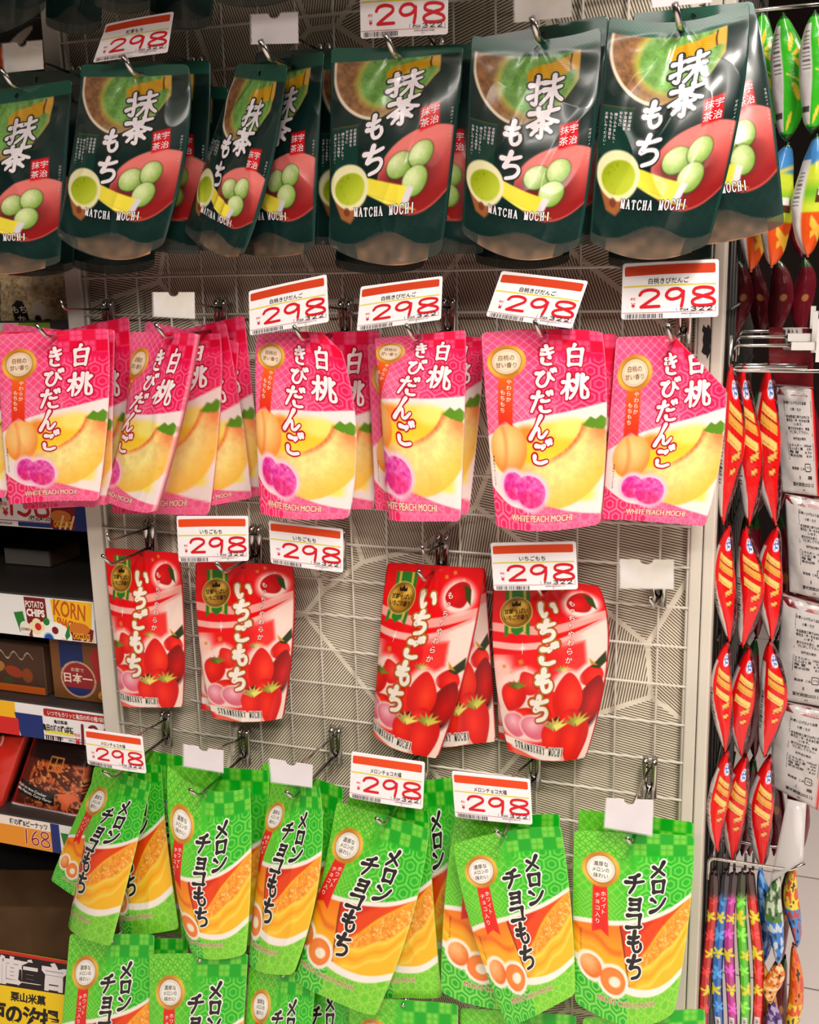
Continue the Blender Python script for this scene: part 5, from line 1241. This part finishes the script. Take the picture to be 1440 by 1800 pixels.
bag('spicy_snack_bag', -0.08, [(60, 150), (112, 150), (112, 300), (60, 300)], None, p_fiery, 180, 'dark snack bag in the gap between left edge pouch and post', 'snack bag', fat=0.005)
def p_box1(X, Y, H):
    p = Pic(X, Y, rgb(74, 48, 34)); p.mix((Y > H - 12) * 1.0, rgb(196, 92, 30)); p.mix(p.ell(30, 40, 12, 9, -30) * .8, rgb(190, 130, 60)); p.mix(p.ell(55, 46, 14, 9, 20) * .8, rgb(170, 60, 30)); p.mix(p.ell(45, 62, 9, 6) * .8, rgb(60, 70, 40)); p.mix(p.ell(75, 50, 8, 12) * .8, rgb(150, 70, 30))
    p.mix(ln(np.sin(X * 0.3) * 6 + 18 - Y, 1.0) * (X < 86), rgb(200, 180, 160)); return p.C
def p_box2(X, Y, H):
    p = Pic(X, Y, rgb(120, 76, 40)); p.mix(p.poly([(14, 0), (50, 0), (50, 40), (14, 46)]), rgb(30, 46, 96)); p.mix(p.ell(40, 62, 27, 30), rgb(206, 170, 140)); p.mix(p.ell(40, 62, 24.5, 27.5), rgb(150, 40, 44)); p.mix((p.ell(40, 62, 24, 27) > .5) * (Y > 76), rgb(36, 50, 104)); p.mix(p.poly([(60, 20), (72, 4), (78, 60), (68, 66)]), rgb(170, 40, 40)); p.mix(p.poly([(82, 20), (100, 4), (98, 60), (86, 62)]), rgb(170, 40, 40)); return p.C
def carton(name, x0, x1, z0, z1, y0, y1, art, paint, H, label, cat):
    root = thing(name, ((x0 + x1) / 2, (y0 + y1) / 2, z0), label, cat)
    b = MB(); b.box((x0, y0, z0), (x1, y1, z1)); o = b.build('carton_body', mat('carton_side_' + name, (0.30, 0.2, 0.14), 0.6), root); bv = o.modifiers.new('edge', 'BEVEL'); bv.width = 0.002
    n = 70; S, T = np.meshgrid(np.linspace(0, 1, n), np.linspace(0, 1, n)); P = np.stack([x0 + .002 + (x1 - x0 - .004) * S, np.full_like(S, y0 - 0.0006), z1 - .002 - (z1 - z0 - .004) * T], -1); C = lin(paint((S * 100).ravel(), (T * H).ravel(), H)); V = P.reshape(-1, 3); F = [quads(np.arange(n * n).reshape(n, n))]
    if art:
        Nn = np.zeros_like(P); Nn[..., 1] = -1; dv, dt, dc = map_decals(P, Nn, art, H); F.append(dt + len(V)); V = np.concatenate([V, dv]); C = np.concatenate([C, dc])
    mk('printed_face', V, F, M_CARD, root, C, smooth=False); return root
zc = rails['c'][1] + 0.0005
xa, xb = at(-30, 1180, -.06)[0], at(86, 1180, -.06)[0]; carton('snack_carton', xa, xb, zc, at(40, 1128, -.06)[2], .05, .12, None, p_box1, 80, 'brown snack carton with an orange base on the shelf, left one', 'snack box')
a = Art(); a.text("日本一", 40, 60, 17, rgb(236, 210, 190), 1, 0.03, width=44); a.text("お家で", 40, 46, 7, rgb(216, 180, 150), 1, 0.02); a.glyph('6', 76, 82, 16, 16, 3, rgb(220, 150, 60), 1, brush=False)
xa, xb = at(98, 1180, -.06)[0], XS1 - 0.004; carton('snack_carton', xa, xb, zc, at(140, 1122, -.06)[2], .05, .12, a.done(), p_box2, 96, 'snack carton with a round red emblem beside the left post', 'snack box')
zb = rails['b'][1] + 0.0005
xa, xb = at(-20, 1000, -.12)[0], at(62, 1000, -.12)[0]; carton('snack_carton', xa, xb, zb, zb + 0.03, .16, .24, None, lambda X, Y, H: Pic(X, Y, rgb(120, 116, 110)).C, 40, 'low grey carton deep on the dark shelf', 'snack box')
def p_curry(X, Y, H):
    p = Pic(X, Y, rgb(88, 34, 22)); n = p.n(0.18, 3); p.mix((n > 0.52) * (Y > 30) * np.clip((X - 18) / 4, 0, 1), rgb(196, 92, 44)); p.mix((p.n(0.3, 6) > 0.68) * (Y > 34) * (X > 20), rgb(224, 150, 90)); p.mix((1 - p.above(32 + 0 * X, 4)) * 0.9, rgb(30, 16, 14))
    p.mix(p.poly([(-1, 66), (64, 80), (64, 100), (-1, 88)]), rgb(20, 18, 18)); p.mix(p.poly([(70, 78), (90, 74), (96, 84), (86, 92), (84, 104), (74, 104), (74, 92), (68, 86)]), rgb(232, 108, 60)); p.mix(np.clip((6 - X) / 3, 0, 1), rgb(170, 30, 28)); p.mix((Y > H - 7) * 1.0, rgb(200, 60, 60)); p.mix((Y > H - 4) * 1.0, rgb(240, 226, 220))
    for gx in (46, 56): p.mix(ln(X - gx, 1) * (Y > 24) * (Y < 46) + ln(Y - (24 if gx == 46 else 45), 1) * (X > 45) * (X < 67), rgb(206, 130, 60))
    p.mix(ln(X - 66, 1) * (Y > 24) * (Y < 46) + ln(Y - 35, 1) * (X > 45) * (X < 67), rgb(206, 130, 60)); return p.C
a = Art(); a.text("Kaki no tane Cracker", 28, 80, 6.2, rgb(240, 236, 230), 1, 0.015, width=50, rot=12); a.text("Mix Peanuts, Curry Flavor", 32, 88, 6.2, rgb(240, 236, 230), 1, 0.015, width=58, rot=12)
bag('curry_snack_bag', (-.075, -.065, -.05, -.055), [(62, 1290), (158, 1312), (140, 1438), (20, 1414)], a.done(), p_curry, 112, 'brown curry flavoured rice snack bag with black text bar', 'snack bag', fat=0.012, seed=4)
def p_curry2(X, Y, H):
    p = Pic(X, Y, rgb(60, 26, 20)); n = p.n(0.18, 9); p.mix((n > 0.5) * 1.0, rgb(180, 90, 44)); p.mix((p.n(0.4, 6) > 0.66), rgb(40, 26, 22)); p.mix(np.clip((X - 66) / 10, 0, 1), rgb(206, 40, 26)); p.mix(ln(X - 72 - np.sin(Y * .2) * 3, 1.2), rgb(250, 200, 190)); return p.C
bag('curry_snack_bag', (-.06, -.06, -.04, -.04), [(-90, 1286), (44, 1294), (2, 1418), (-90, 1404)], None, p_curry2, 90, 'snack bag with a shiny red edge at the left edge of the shelf', 'snack bag', fat=0.012, seed=6)

# cardboard box and yellow sale sign under the shelves
def obox(label):
    A = at(-90, 1618, -.15); B = at(108, 1530, -.10)
    root = thing('cardboard_box', (A[0], 0.1, 0.30), label, 'box')
    b = MB(); v = []
    a0 = np.array([A[0], 0.06]); b0 = np.array([XS1 - 0.03, 0.20]); dr = (b0 - a0); nn = np.array([-dr[1], dr[0]]) / np.linalg.norm(dr)
    zt = at(30, 1580, -.14)[2]
    for p_, q_ in ((a0, b0), (a0 + nn * 0.12, b0 + nn * 0.12)):
        w = nn * 0.004; V = [(*p_, .30), (*q_, .30), (*(q_ + w), .30), (*(p_ + w), .30), (*p_, zt), (*q_, zt), (*(q_ + w), zt), (*(p_ + w), zt)]
        b.add(V, [[(0, 3, 2, 1), (4, 5, 6, 7), (0, 1, 5, 4), (1, 2, 6, 5), (2, 3, 7, 6), (3, 0, 4, 7)]])
    for p_ in (a0, b0 - dr / np.linalg.norm(dr) * 0.004):
        e = dr / np.linalg.norm(dr) * 0.004; q_ = p_ + nn * 0.12
        V = [(*p_, .30), (*(p_ + e), .30), (*(q_ + e), .30), (*q_, .30), (*p_, zt), (*(p_ + e), zt), (*(q_ + e), zt), (*q_, zt)]
        b.add(V, [[(0, 3, 2, 1), (4, 5, 6, 7), (0, 1, 5, 4), (1, 2, 6, 5), (2, 3, 7, 6), (3, 0, 4, 7)]])
    b.build('box_walls', M_CARDBOARD, root)
    b = MB(); b.add([(*a0, .301), (*b0, .301), (*(b0 + nn * .12), .301), (*(a0 + nn * .12), .301)], [[(0, 1, 2, 3)]]); b.build('box_bottom', M_CARDBOARD, root)
obox('open brown cardboard box in the dark space under the shelves')
b = MB(); b.box((XS0, 0.03, 0.27), (XS1, 0.358, 0.30)); tag(b.build('base_shelf', M_DARKSHELF), 'dark bottom shelf carrying the cardboard box', 'shelf')
a = Art(); Hs = 72
a.rect(0, 0, 100, Hs, rgb(252, 214, 20), 1); a.rect(0, 0, 100, 22, rgb(30, 18, 18), 2); a.rect(0, 0, 100, 2.0, rgb(206, 36, 30), 3)
for t_, x in (("値", 56), ("宣", 73), ("言", 90)): a.text(t_, x, 11.8, 18, rgb(236, 230, 232), 3, 0.05)
a.text("栗山米菓", 72, 28, 6.4, BLK, 2, 0.04); 
for t_, x in (("戸", 49), ("の", 62), ("汐", 75), ("揚", 88)): a.text(t_, x, 40, 13.5, BLK, 2, 0.045)
a.glyph('9', 58, 66, 26, 26, 7, rgb(206, 26, 40), 2, brush=False)
o = sheet('sale_sign', (.03, .03, .03, .03), (-118, 1650), (122, 1690), (112, 1880), (-116, 1850), a.done(), Hs, M_CARD, None, rgb(250, 214, 30), 20, 16); tag(o, 'yellow sale sign with a black headline at the lower left', 'sign')

# ------------------------------------------------------------------ snack strips hanging on the right side of the display
XP = XR + 0.031                                  # plane of the side panel
b = MB()
for k in range(12):
    y = 0.045 + k * 0.05; b.tube([(XP, y, 0.35), (XP, y, 2.3)], 0.002, 8)
for r in range(-14, 16):
    if r % 2: continue
    z = OZ - r * 0.05; b.tube([(XP + 0.003, 0.035, z), (XP + 0.003, 0.60, z)], 0.002, 8)
tag(b.build('side_wire_panel', M_DARKSTEEL, smooth=True), 'dark wire panel running back behind the right posts', 'wire panel')
b = MB(); b.box((XP - 0.012, 0.034, 0.1), (XP - 0.008, 0.62, 2.3)); tag(b.build('side_board', mat('dark_side_board', (0.16, 0.14, 0.13), 0.7)), 'dark board backing the side wire panel', 'board', None, 'structure')

def pillow(name, A, B, wpx_or_m, depth, face, paint, root, m=M_PACK, seed=0, nphi=72, nt=100, pinch=0.55, yaw=0.0, flat_end=0.12):
    """closed bag of film between two crimped ends A (top) and B (bottom); paint(s, t, front) gives print colours"""
    A, B = np.array(A), np.array(B); ax = B - A; L = np.linalg.norm(ax); ax /= L
    e1 = np.array([math.sin(yaw), math.cos(yaw), 0]); e1 -= ax * (e1 @ ax); e1 /= np.linalg.norm(e1); e2 = np.cross(e1, ax); e2 *= np.sign(e2[0]) or 1
    t = np.linspace(0, 1, nt + 1); ph = np.linspace(0, 2 * np.pi, nphi, endpoint=False)
    w = wpx_or_m * np.clip(np.sin(np.pi * np.clip((t - 0.02) / 0.96, 0, 1)), 0, 1) ** pinch + 0.0016
    Tt, Pp = np.meshgrid(t, ph, indexing='ij'); W = w[:, None]
    wob = 1 + 0.10 * (vnoise(Tt * 9 + seed, np.cos(Pp) * 2 + 5, seed) - 0.5) + 0.1 * (vnoise(Tt * 4, np.sin(Pp) * 3 + 7, seed + 2) - 0.5)
    V = (A + ax * (L * Tt)[..., None]) + e1 * (-depth * np.cos(Pp) * (0.55 + 0.45 * np.sin(np.pi * Tt) ** 0.4))[..., None] * wob[..., None] + e2 * (W * np.sin(Pp) * wob)[..., None] + e2 * (0.004 * np.sin(Tt * 5 + seed))[..., None]
    idx = np.arange((nt + 1) * nphi).reshape(nt + 1, nphi); ix = np.concatenate([idx, idx[:, :1]], 1)
    V = V.reshape(-1, 3); F = [quads(ix)]
    c0, c1 = len(V), len(V) + 1; V = np.vstack([V, A[None], B[None]])
    F.append(np.array([(c0, idx[0, (j + 1) % nphi], idx[0, j]) for j in range(nphi)] + [(c1, idx[-1, j], idx[-1, (j + 1) % nphi]) for j in range(nphi)]))
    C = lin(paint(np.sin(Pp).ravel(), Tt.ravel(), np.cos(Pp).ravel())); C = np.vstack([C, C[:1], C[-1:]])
    return mk(name, V, F, m, root, C)

class SP:
    def __init__(s, S, T, Fr, base): s.S, s.T, s.F = S, T, Fr; s.C = np.tile(np.asarray(base, float), (len(S), 1))
    def mix(s, m, c): m = np.clip(m, 0, 1)[:, None]; s.C = s.C * (1 - m) + np.asarray(c, float) * m
def p_red(S, T, Fr):
    p = SP(S, T, Fr, rgb(228, 16, 20))
    for t0, c, w_, s1 in ((0.27, rgb(246, 200, 104), .030, .8), (0.345, rgb(232, 166, 70), .034, .85), (0.455, rgb(246, 204, 112), .036, .8), (0.58, rgb(240, 190, 96), .022, .75), (0.67, rgb(240, 190, 96), .018, .6)):
        q = T - t0 - 0.075 * S * (1 if t0 < .5 else -.5); lo = -.4 if t0 < .5 else .1
        p.mix(np.clip((w_ - np.abs(q)) / 0.005, 0, 1) * np.clip((S - lo) / .06, 0, 1) * np.clip((s1 - S) / .06, 0, 1), c)
        p.mix(np.clip((0.005 - np.abs(q - 0.003 * np.sin(S * 26) - .4 * w_)) / 0.004, 0, 1) * (S > lo) * (S < s1) * .6, rgb(176, 96, 30)); p.mix(np.clip((w_ + .006 - np.abs(q)) / 0.004, 0, 1) * (np.abs(q) > w_) * (S > lo) * (S < s1), rgb(110, 8, 14))
    p.mix(np.clip((0.05 - np.hypot((S - .35) * .13, (T - .15) * .8)) / .006, 0, 1), rgb(228, 234, 246)); p.mix((np.hypot((S - .35) * .13, (T - .15) * .8) < .036) * (np.sin(S * 30) + np.sin(T * 190) > -.1) * 1.0, rgb(40, 96, 190))
    p.mix(np.clip((-0.46 - .2 * np.sin(T * 5) - S) / 0.05, 0, 1) * (T > .16) * (T < .95), rgb(220, 212, 208)); p.mix((np.sin(T * 260) > 0.2) * (S < -.7) * (S > -.9) * (T > .4) * (T < .75) * .8, rgb(40, 36, 36))
    bx = np.maximum(np.abs(S + .74) / .16, np.abs(T - .66) / .022); p.mix((bx < 1) * (bx > .72) * 1.0, rgb(20, 18, 18))
    n = vnoise(T * 60, S * 9, 4); dk = np.clip((S - (1.05 - 1.5 * np.abs(T - .48))) / .12, 0, 1)  # dk: shaded right side towards both pack ends, painted into the colour
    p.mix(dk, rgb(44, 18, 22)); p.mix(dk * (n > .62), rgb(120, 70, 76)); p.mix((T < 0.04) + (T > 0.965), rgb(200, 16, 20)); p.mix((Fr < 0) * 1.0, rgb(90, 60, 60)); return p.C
def p_bean(S, T, Fr):
    p = SP(S, T, Fr, rgb(56, 186, 32))
    for s0, t0, an in ((0.25, .24, .35), (.55, .42, -.6), (.3, .62, -.35), (.05, .85, .2), (.7, .3, 1)):
        dx, dy = (S - s0) * .14, T - t0; u_ = dx * math.cos(an) + dy * math.sin(an); v_ = -dx * math.sin(an) + dy * math.cos(an)
        p.mix(np.clip((1 - np.hypot(u_ / .022, v_ / .085)) * 6, 0, 1), rgb(240, 214, 70))
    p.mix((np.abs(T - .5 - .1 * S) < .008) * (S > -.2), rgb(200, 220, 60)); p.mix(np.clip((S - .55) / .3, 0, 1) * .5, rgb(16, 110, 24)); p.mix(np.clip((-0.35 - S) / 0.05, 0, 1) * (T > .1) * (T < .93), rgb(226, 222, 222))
    p.mix((np.sin(T * 190) > 0.4) * (S < -.5) * (S > -.85) * (T > .15) * (T < .5) * .8, rgb(70, 66, 66)); p.mix((np.abs(T - .8) < .03) * (S < -.5) * .8, rgb(40, 36, 36)); p.mix((T < .06) + (T > .95), rgb(20, 90, 26)); p.mix((Fr < 0) * 1.0, rgb(150, 150, 146)); return p.C
def p_carrot(S, T, Fr):
    p = SP(S, T, Fr, rgb(206, 222, 60)); p.mix(np.clip((.26 - T) / .03, 0, 1), rgb(70, 140, 206)); p.mix(np.clip(1 - np.abs(T - .24 + .05 * S) / .03, 0, 1) * (S > -.1), rgb(240, 214, 90)); p.mix(np.clip((T - .36) / .1, 0, 1) * np.clip((.58 - T) / .1, 0, 1), rgb(120, 190, 40))
    p.mix(np.clip((T - .62) / .02, 0, 1) * (S > -.6), rgb(226, 84, 26)); p.mix(np.clip((.05 - np.abs(T - .72 - .16 * (S - .3))) / .012, 0, 1) * (S > .1), rgb(240, 190, 70)); p.mix(np.clip((.035 - np.abs(T - .84 + .1 * S)) / .012, 0, 1) * (S > .2), rgb(240, 180, 60)); p.mix((np.abs(S - .5) < .3) * (np.abs(T - .5) < .06), rgb(90, 50, 30)); p.mix((np.abs(S - .5) < .22) * (np.abs(T - .46) < .03), rgb(240, 236, 226))
    p.mix(np.clip((-0.4 - S) / 0.05, 0, 1) * (T > .2), rgb(226, 222, 222)); p.mix((np.sin(T * 190) > 0.4) * (S < -.6) * (S > -.9) * (T > .3) * (T < .6) * .7, rgb(70, 66, 66)); p.mix((T < .05) * 1.0, rgb(40, 90, 60)); p.mix((Fr < 0) * 1.0, rgb(150, 150, 146)); return p.C
def p_maroon(S, T, Fr):
    p = SP(S, T, Fr, rgb(96, 14, 28)); p.mix(np.clip((.05 - np.hypot((S - .2) * .15, T - .5)) / .01, 0, 1), rgb(170, 110, 60)); p.mix((T < .12) * 1.0, rgb(30, 70, 26)); return p.C

def packs(name, part, cols, yd, hw, dep, painters, label, cat, group, yaw=0.0, pin=0.62):
    tops = at(*cols[0][0], -yd); root = thing(name, at(*cols[-1][1], -yd), label, cat, group)
    for i, (a_, b_) in enumerate(cols):
        pillow(part, at(*a_, -yd), at(*b_, -yd), hw, dep, 1, painters[i % len(painters)], root, seed=i * 3 + int(a_[0]) % 7, yaw=yaw, pinch=pin)
    return root
gr = 'strips of red twisted snack packs'
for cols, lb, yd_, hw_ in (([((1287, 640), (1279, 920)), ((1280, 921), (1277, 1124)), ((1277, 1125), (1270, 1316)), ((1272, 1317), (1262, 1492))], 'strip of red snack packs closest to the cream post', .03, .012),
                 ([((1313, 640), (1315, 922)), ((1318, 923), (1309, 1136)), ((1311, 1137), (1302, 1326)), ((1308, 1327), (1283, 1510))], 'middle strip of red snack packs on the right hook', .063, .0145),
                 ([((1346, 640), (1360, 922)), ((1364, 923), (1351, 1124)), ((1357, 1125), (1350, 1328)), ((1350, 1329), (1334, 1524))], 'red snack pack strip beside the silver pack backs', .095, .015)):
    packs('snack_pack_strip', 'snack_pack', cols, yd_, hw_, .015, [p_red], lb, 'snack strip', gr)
gn = 'strips of green and carrot snack packs'
for cols, lb, yd_ in (([((1340, 20), (1352, 232)), ((1350, 233), (1314, 478))], 'green bean snack strip mostly hidden by the end matcha pouch', .13),
                 ([((1384, 24), (1385, 250)), ((1386, 251), (1350, 470))], 'green bean snack strip in full view right of the matcha pouches', .085),
                 ([((1440, 20), (1430, 236)), ((1432, 237), (1424, 452))], 'green bean snack strip cut off by the right edge', .04)):
    packs('bean_snack_strip', 'snack_pack', cols, yd_, .0185, .02, [p_bean, p_carrot], lb, 'snack strip', gn)
gx_ = 'dim snack strips deep on the side panel'
for i, (x, yd, lb) in enumerate(((1302, .20, 'dim maroon snack strip nearest the side wires'), (1335, .25, 'second dim maroon snack strip under the carrot packs'), (1372, .20, 'third dim maroon snack strip under the carrot packs'), (1415, .25, 'dim maroon snack strip at the right edge'))):
    packs('maroon_snack_strip', 'snack_pack', [((x, 330), (x - 4, 452)), ((x - 4, 453), (x - 2, 592))], yd, .013, .014, [p_maroon], lb, 'snack strip', gx_)
for i, (x, yd, lb) in enumerate(((1322, .20, 'dim snack strip in the shade between the post and the first red strips'), (1334, .25, 'dim snack strip in the shade between the red strips'), (1378, .26, 'dim snack strip in the shade beside the silver packs'), (1420, .25, 'dim snack strip in the shade behind the silver packs'))):
    packs('maroon_snack_strip', 'snack_pack', [((x, 690), (x - 4, 900)), ((x - 4, 901), (x - 8, 1120)), ((x - 8, 1121), (x - 12, 1330)), ((x - 12, 1331), (x - 20, 1500))], yd, .013, .014, [p_maroon], lb, 'snack strip', gx_)

# silver-backed packs
def silver_art(seed):
    a = Art(); rs = np.random.RandomState(seed); g = rgb(60, 56, 56); H = 150
    a.rect(0, -2, 100, 12, rgb(112, 14, 22), 1, 6); a.text("コミカケヒロ", 66, 9, 5, rgb(206, 50, 50), 2, 0.01)
    def box(y0, y1, x0=30, x1=92):
        for q in ((x0, y0, x1, y0 + .8), (x0, y1 - .8, x1, y1), (x0, y0, x0 + .8, y1), (x1 - .8, y0, x1, y1)): a.rect(*q, g, 1)
    box(18, 34); box(36, 66); box(76, 100)
    for y, t in ((21.5, "お買い上げ日より品質"), (30, "小麦・えび"), (40, "本品製造工場では他にも"), (45, "落花生・卵・乳を含む製"), (50, "います。"), (56, "直射日光を避け、常温"), (61, "で保存して下さい。"), (70, "栄養成分表示"), (79, "エネルギー  105kcal"), (84, "たんぱく質     0.9g"), (89, "脂 質     3.7g"), (94, "炭水化物     8.3g"), (112, "製造者  こめか本舗"), (135, "賞味期限2023.12"), (143, "H")):
        a.text(t, 60 if y > 36 else 56, y, 4.4 if y != 135 else 6.4, rgb(30, 28, 28), 2, 0.02, width=min(54, 5 * len(t)))
    a.rrect(68, 104, 82, 116, 2, g, 2); a.rrect(69.5, 105.5, 80.5, 114.5, 1.5, rgb(206, 200, 198), 3); a.text("プラ", 75, 110, 5, g, 4, 0.03)
    a.rect(52, 122, 84, 127, g, 2); return a.done()
def p_silver(X, Y, H):
    p = Pic(X, Y, rgb(196, 190, 188)); p.mix((p.n(0.06, 4) - .4) * .5, rgb(150, 144, 142)); p.mix(np.clip((X - 93) / 3, 0, 1), rgb(214, 26, 28)); return p.C
root = thing('silver_pack_strip', at(1395, 1410, -.105), 'strip of snack packs showing silver printed backs', 'snack strip')
for i, q in enumerate(([(1352, 676), (1430, 682), (1440, 872), (1376, 864)], [(1380, 868), (1458, 884), (1462, 1056), (1388, 1040)], [(1376, 1046), (1460, 1070), (1454, 1244), (1362, 1226)], [(1364, 1230), (1458, 1252), (1438, 1424), (1352, 1378)])):
    sheet('snack_pack', -.135, *q, silver_art(i), 150, M_PACK, root, rgb(170, 20, 26), 30, 44, None, 0.02, p_silver, lambda s, t: 0.012 * (np.clip(np.sin(np.pi * s), 0, 1) * np.clip(np.sin(np.pi * t), 0, 1)) ** 0.6 + 0.003 * vnoise(s * 5, t * 6, i))
b = MB(); V0 = [at(1340, 570, -.087), at(1428, 572, -.087), at(1430, 690, -.087), at(1345, 688, -.087)]
def p_tab(X, Y, H):
    p = Pic(X, Y, rgb(104, 12, 20)); p.mix((X > 30) * (X < 74) * (Y < 40) * 1.0, rgb(196, 186, 180)); p.mix((X > 32) * (X < 72) * (Y > 4) * (Y < 34) * (np.sin(X * 3.1) > 0), rgb(40, 30, 30)); return p.C
o = sheet('strip_header', -.135, (1352, 575), (1430, 578), (1430, 678), (1352, 674), None, 100, M_PACK, root, rgb(110, 14, 22), 30, 20, None, 0.002, p_tab)

# side hooks pointing to the right
def side_hook(px0, px1, py, yd, label, up=True, clip=False, drop=0.03):
    p0 = at(px0, py, -yd); p1 = at(px1, py, -yd); z = p0[2]
    root = thing('side_hook', (XP, yd, z), label, 'hook', 'chrome side hooks on the right'); b = MB()
    pts = [(XP + 0.004, yd, z - drop), (XP + 0.004, yd, z), (p1[0], yd, z)] + ([(p1[0] + 0.016, yd, z + 0.012)] if up else [])
    b.tube(bend(pts), 0.0022, 10); b.build('rod', M_CHROME, root, True)
    if clip:
        b = MB(); x = p1[0]; b.box((x - 0.03, yd - 0.006, z - 0.005), (x - 0.002, yd + 0.006, z + 0.004)); b.box((x - 0.003, yd - 0.012, z - 0.018), (x + 0.003, yd + 0.012, z + 0.03)); o = b.build('white_clip', M_WHITEPLASTIC, root); o['label'] = 'white plastic price clip'
side_hook(1283, 1450, 651, .03, 'long chrome hook carrying the red strips', False, drop=-0.04)
side_hook(1285, 1440, 607, .07, 'upper chrome hook with a white clip, nearest', False, True)
side_hook(1290, 1432, 592, .12, 'upper chrome hook with a white clip, second back', False, True)
side_hook(1296, 1428, 582, .17, 'upper chrome hook with a white clip, furthest back', False, True)
side_hook(1290, 1420, 645, .063, 'chrome hook just behind the one carrying the red strips', False)
side_hook(1290, 1400, 641, .11, 'chrome hook behind, carrying the silver backed strip', False)
side_hook(1250, 1391, 1508, .02, 'chrome hook with an upturned tip above the star sticks', True)
side_hook(1290, 1368, 1478, .10, 'short chrome hook behind the lowest red packs', True)
side_hook(1330, 1440, 18, .04, 'chrome hook carrying the green bean strips', False)
b = MB(); b.box((at(1238, 1480, -.03)[0], .018, at(1238, 1536, -.03)[2]), (at(1249, 1480, -.03)[0], .024, at(1238, 1340, -.03)[2])); 

# clear sheet hanging at the hook tip
o = sheet('clear_plastic_sheet', (-.06, -.06, -.02, -.02), (1384, 1404), (1418, 1412), (1412, 1512), (1354, 1552), None, 100, mat('hazy_plastic', (0.82, 0.80, 0.80), 0.25, alpha=0.75), None, rgb(220, 216, 216), 8, 8, None, 0.0006, None, lambda s, t: 0.004 * np.sin(s * 3)); tag(o, 'hazy plastic sheet hanging by the lower hook tip', 'plastic sheet')

# star sticks and candy strips
M_FOIL = mat('translucent_foil_stick', rough=0.14, attr=True, spec=0.7, coat=0.6)
def p_stick(base, dark, seed):
    def f(S, T, Fr):
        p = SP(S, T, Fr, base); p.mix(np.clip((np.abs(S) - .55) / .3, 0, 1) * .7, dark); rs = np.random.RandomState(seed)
        for k in range(7):
            t0 = 0.14 + k * 0.1 + rs.rand() * .02; s0 = rs.rand() * 1.4 - .7; r = 0.03 + .016 * rs.rand(); dx, dy = (np.arcsin(np.clip(S, -1, 1)) - s0) * .022, T - t0; an = np.arctan2(dy, dx) + rs.rand() * 6; rr = np.hypot(dx, dy)
            c = rgb(232, 220, 40) if k % 2 else np.clip(base * 1.3 + .12, 0, 1); p.mix((rr < r * (0.62 + .38 * np.cos(5 * an))) * 1.0, c)
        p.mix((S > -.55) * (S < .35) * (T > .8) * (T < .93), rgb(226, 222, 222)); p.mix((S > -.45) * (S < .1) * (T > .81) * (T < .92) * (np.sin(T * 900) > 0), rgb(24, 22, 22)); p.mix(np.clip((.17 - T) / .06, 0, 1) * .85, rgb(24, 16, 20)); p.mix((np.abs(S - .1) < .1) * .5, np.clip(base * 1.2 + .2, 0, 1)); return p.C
    return f
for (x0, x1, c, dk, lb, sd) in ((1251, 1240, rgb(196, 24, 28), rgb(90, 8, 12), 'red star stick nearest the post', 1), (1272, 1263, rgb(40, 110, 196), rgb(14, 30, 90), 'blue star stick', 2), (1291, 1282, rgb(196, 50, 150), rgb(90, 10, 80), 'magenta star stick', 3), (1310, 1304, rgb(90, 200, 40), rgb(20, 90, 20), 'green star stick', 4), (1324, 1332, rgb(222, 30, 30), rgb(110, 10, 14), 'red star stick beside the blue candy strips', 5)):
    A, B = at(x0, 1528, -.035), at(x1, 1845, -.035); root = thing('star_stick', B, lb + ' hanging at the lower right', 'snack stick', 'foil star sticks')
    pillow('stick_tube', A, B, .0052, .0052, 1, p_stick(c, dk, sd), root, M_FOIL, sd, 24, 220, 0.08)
    b = MB(); b.tube([A + [0, 0, -.001], A + [0, 0, .022]], 0.0016, 8); b.build('hang_tab', M_DARKSHELF, root, True)
def p_candy(cs):
    def f(S, T, Fr):
        p = SP(S, T, Fr, cs[0]); p.mix((T > .5) * 1.0, cs[1]); n = vnoise(T * 22, S * 3 + 4, 3); p.mix((n > .62) * .8, cs[2]); p.mix((n < .22) * .8, rgb(24, 20, 24)); return p.C
    return f
blue, orange, yel2 = rgb(40, 120, 206), rgb(226, 120, 30), rgb(236, 206, 60)
gc = 'small candy strips at the lower right'
packs('candy_strip', 'candy_pack', [((1342, 1528), (1346, 1690)), ((1346, 1691), (1350, 1850))], .065, .0085, .012, [p_candy((blue, rgb(30, 90, 180), rgb(150, 190, 230))), p_candy((orange, rgb(200, 90, 30), yel2))], 'blue and orange candy strip next to the red star stick', 'candy strip', gc)
packs('candy_strip', 'candy_pack', [((1368, 1535), (1362, 1690)), ((1362, 1691), (1358, 1760)), ((1358, 1761), (1350, 1850))], .035, .0095, .012, [p_candy((rgb(70, 120, 60), blue, rgb(226, 226, 220))), p_candy((orange, rgb(230, 150, 70), rgb(250, 220, 180))), p_candy((rgb(80, 50, 130), rgb(70, 40, 120), rgb(190, 180, 210)))], 'candy strip with blue, orange and purple packs in the middle', 'candy strip', gc)
packs('candy_strip', 'candy_pack', [((1396, 1520), (1396, 1660)), ((1396, 1661), (1393, 1850))], .07, .008, .012, [p_candy((yel2, rgb(60, 130, 200), rgb(206, 60, 40))), p_candy((orange, yel2, rgb(206, 60, 40)))], 'yellow and orange candy strip outermost, in front of the pale floor', 'candy strip', gc)
packs('candy_strip', 'candy_pack', [((1380, 1530), (1378, 1680)), ((1378, 1681), (1374, 1850))], .105, .009, .012, [p_maroon], 'dark candy strip in the gap between brighter ones', 'candy strip', gc)
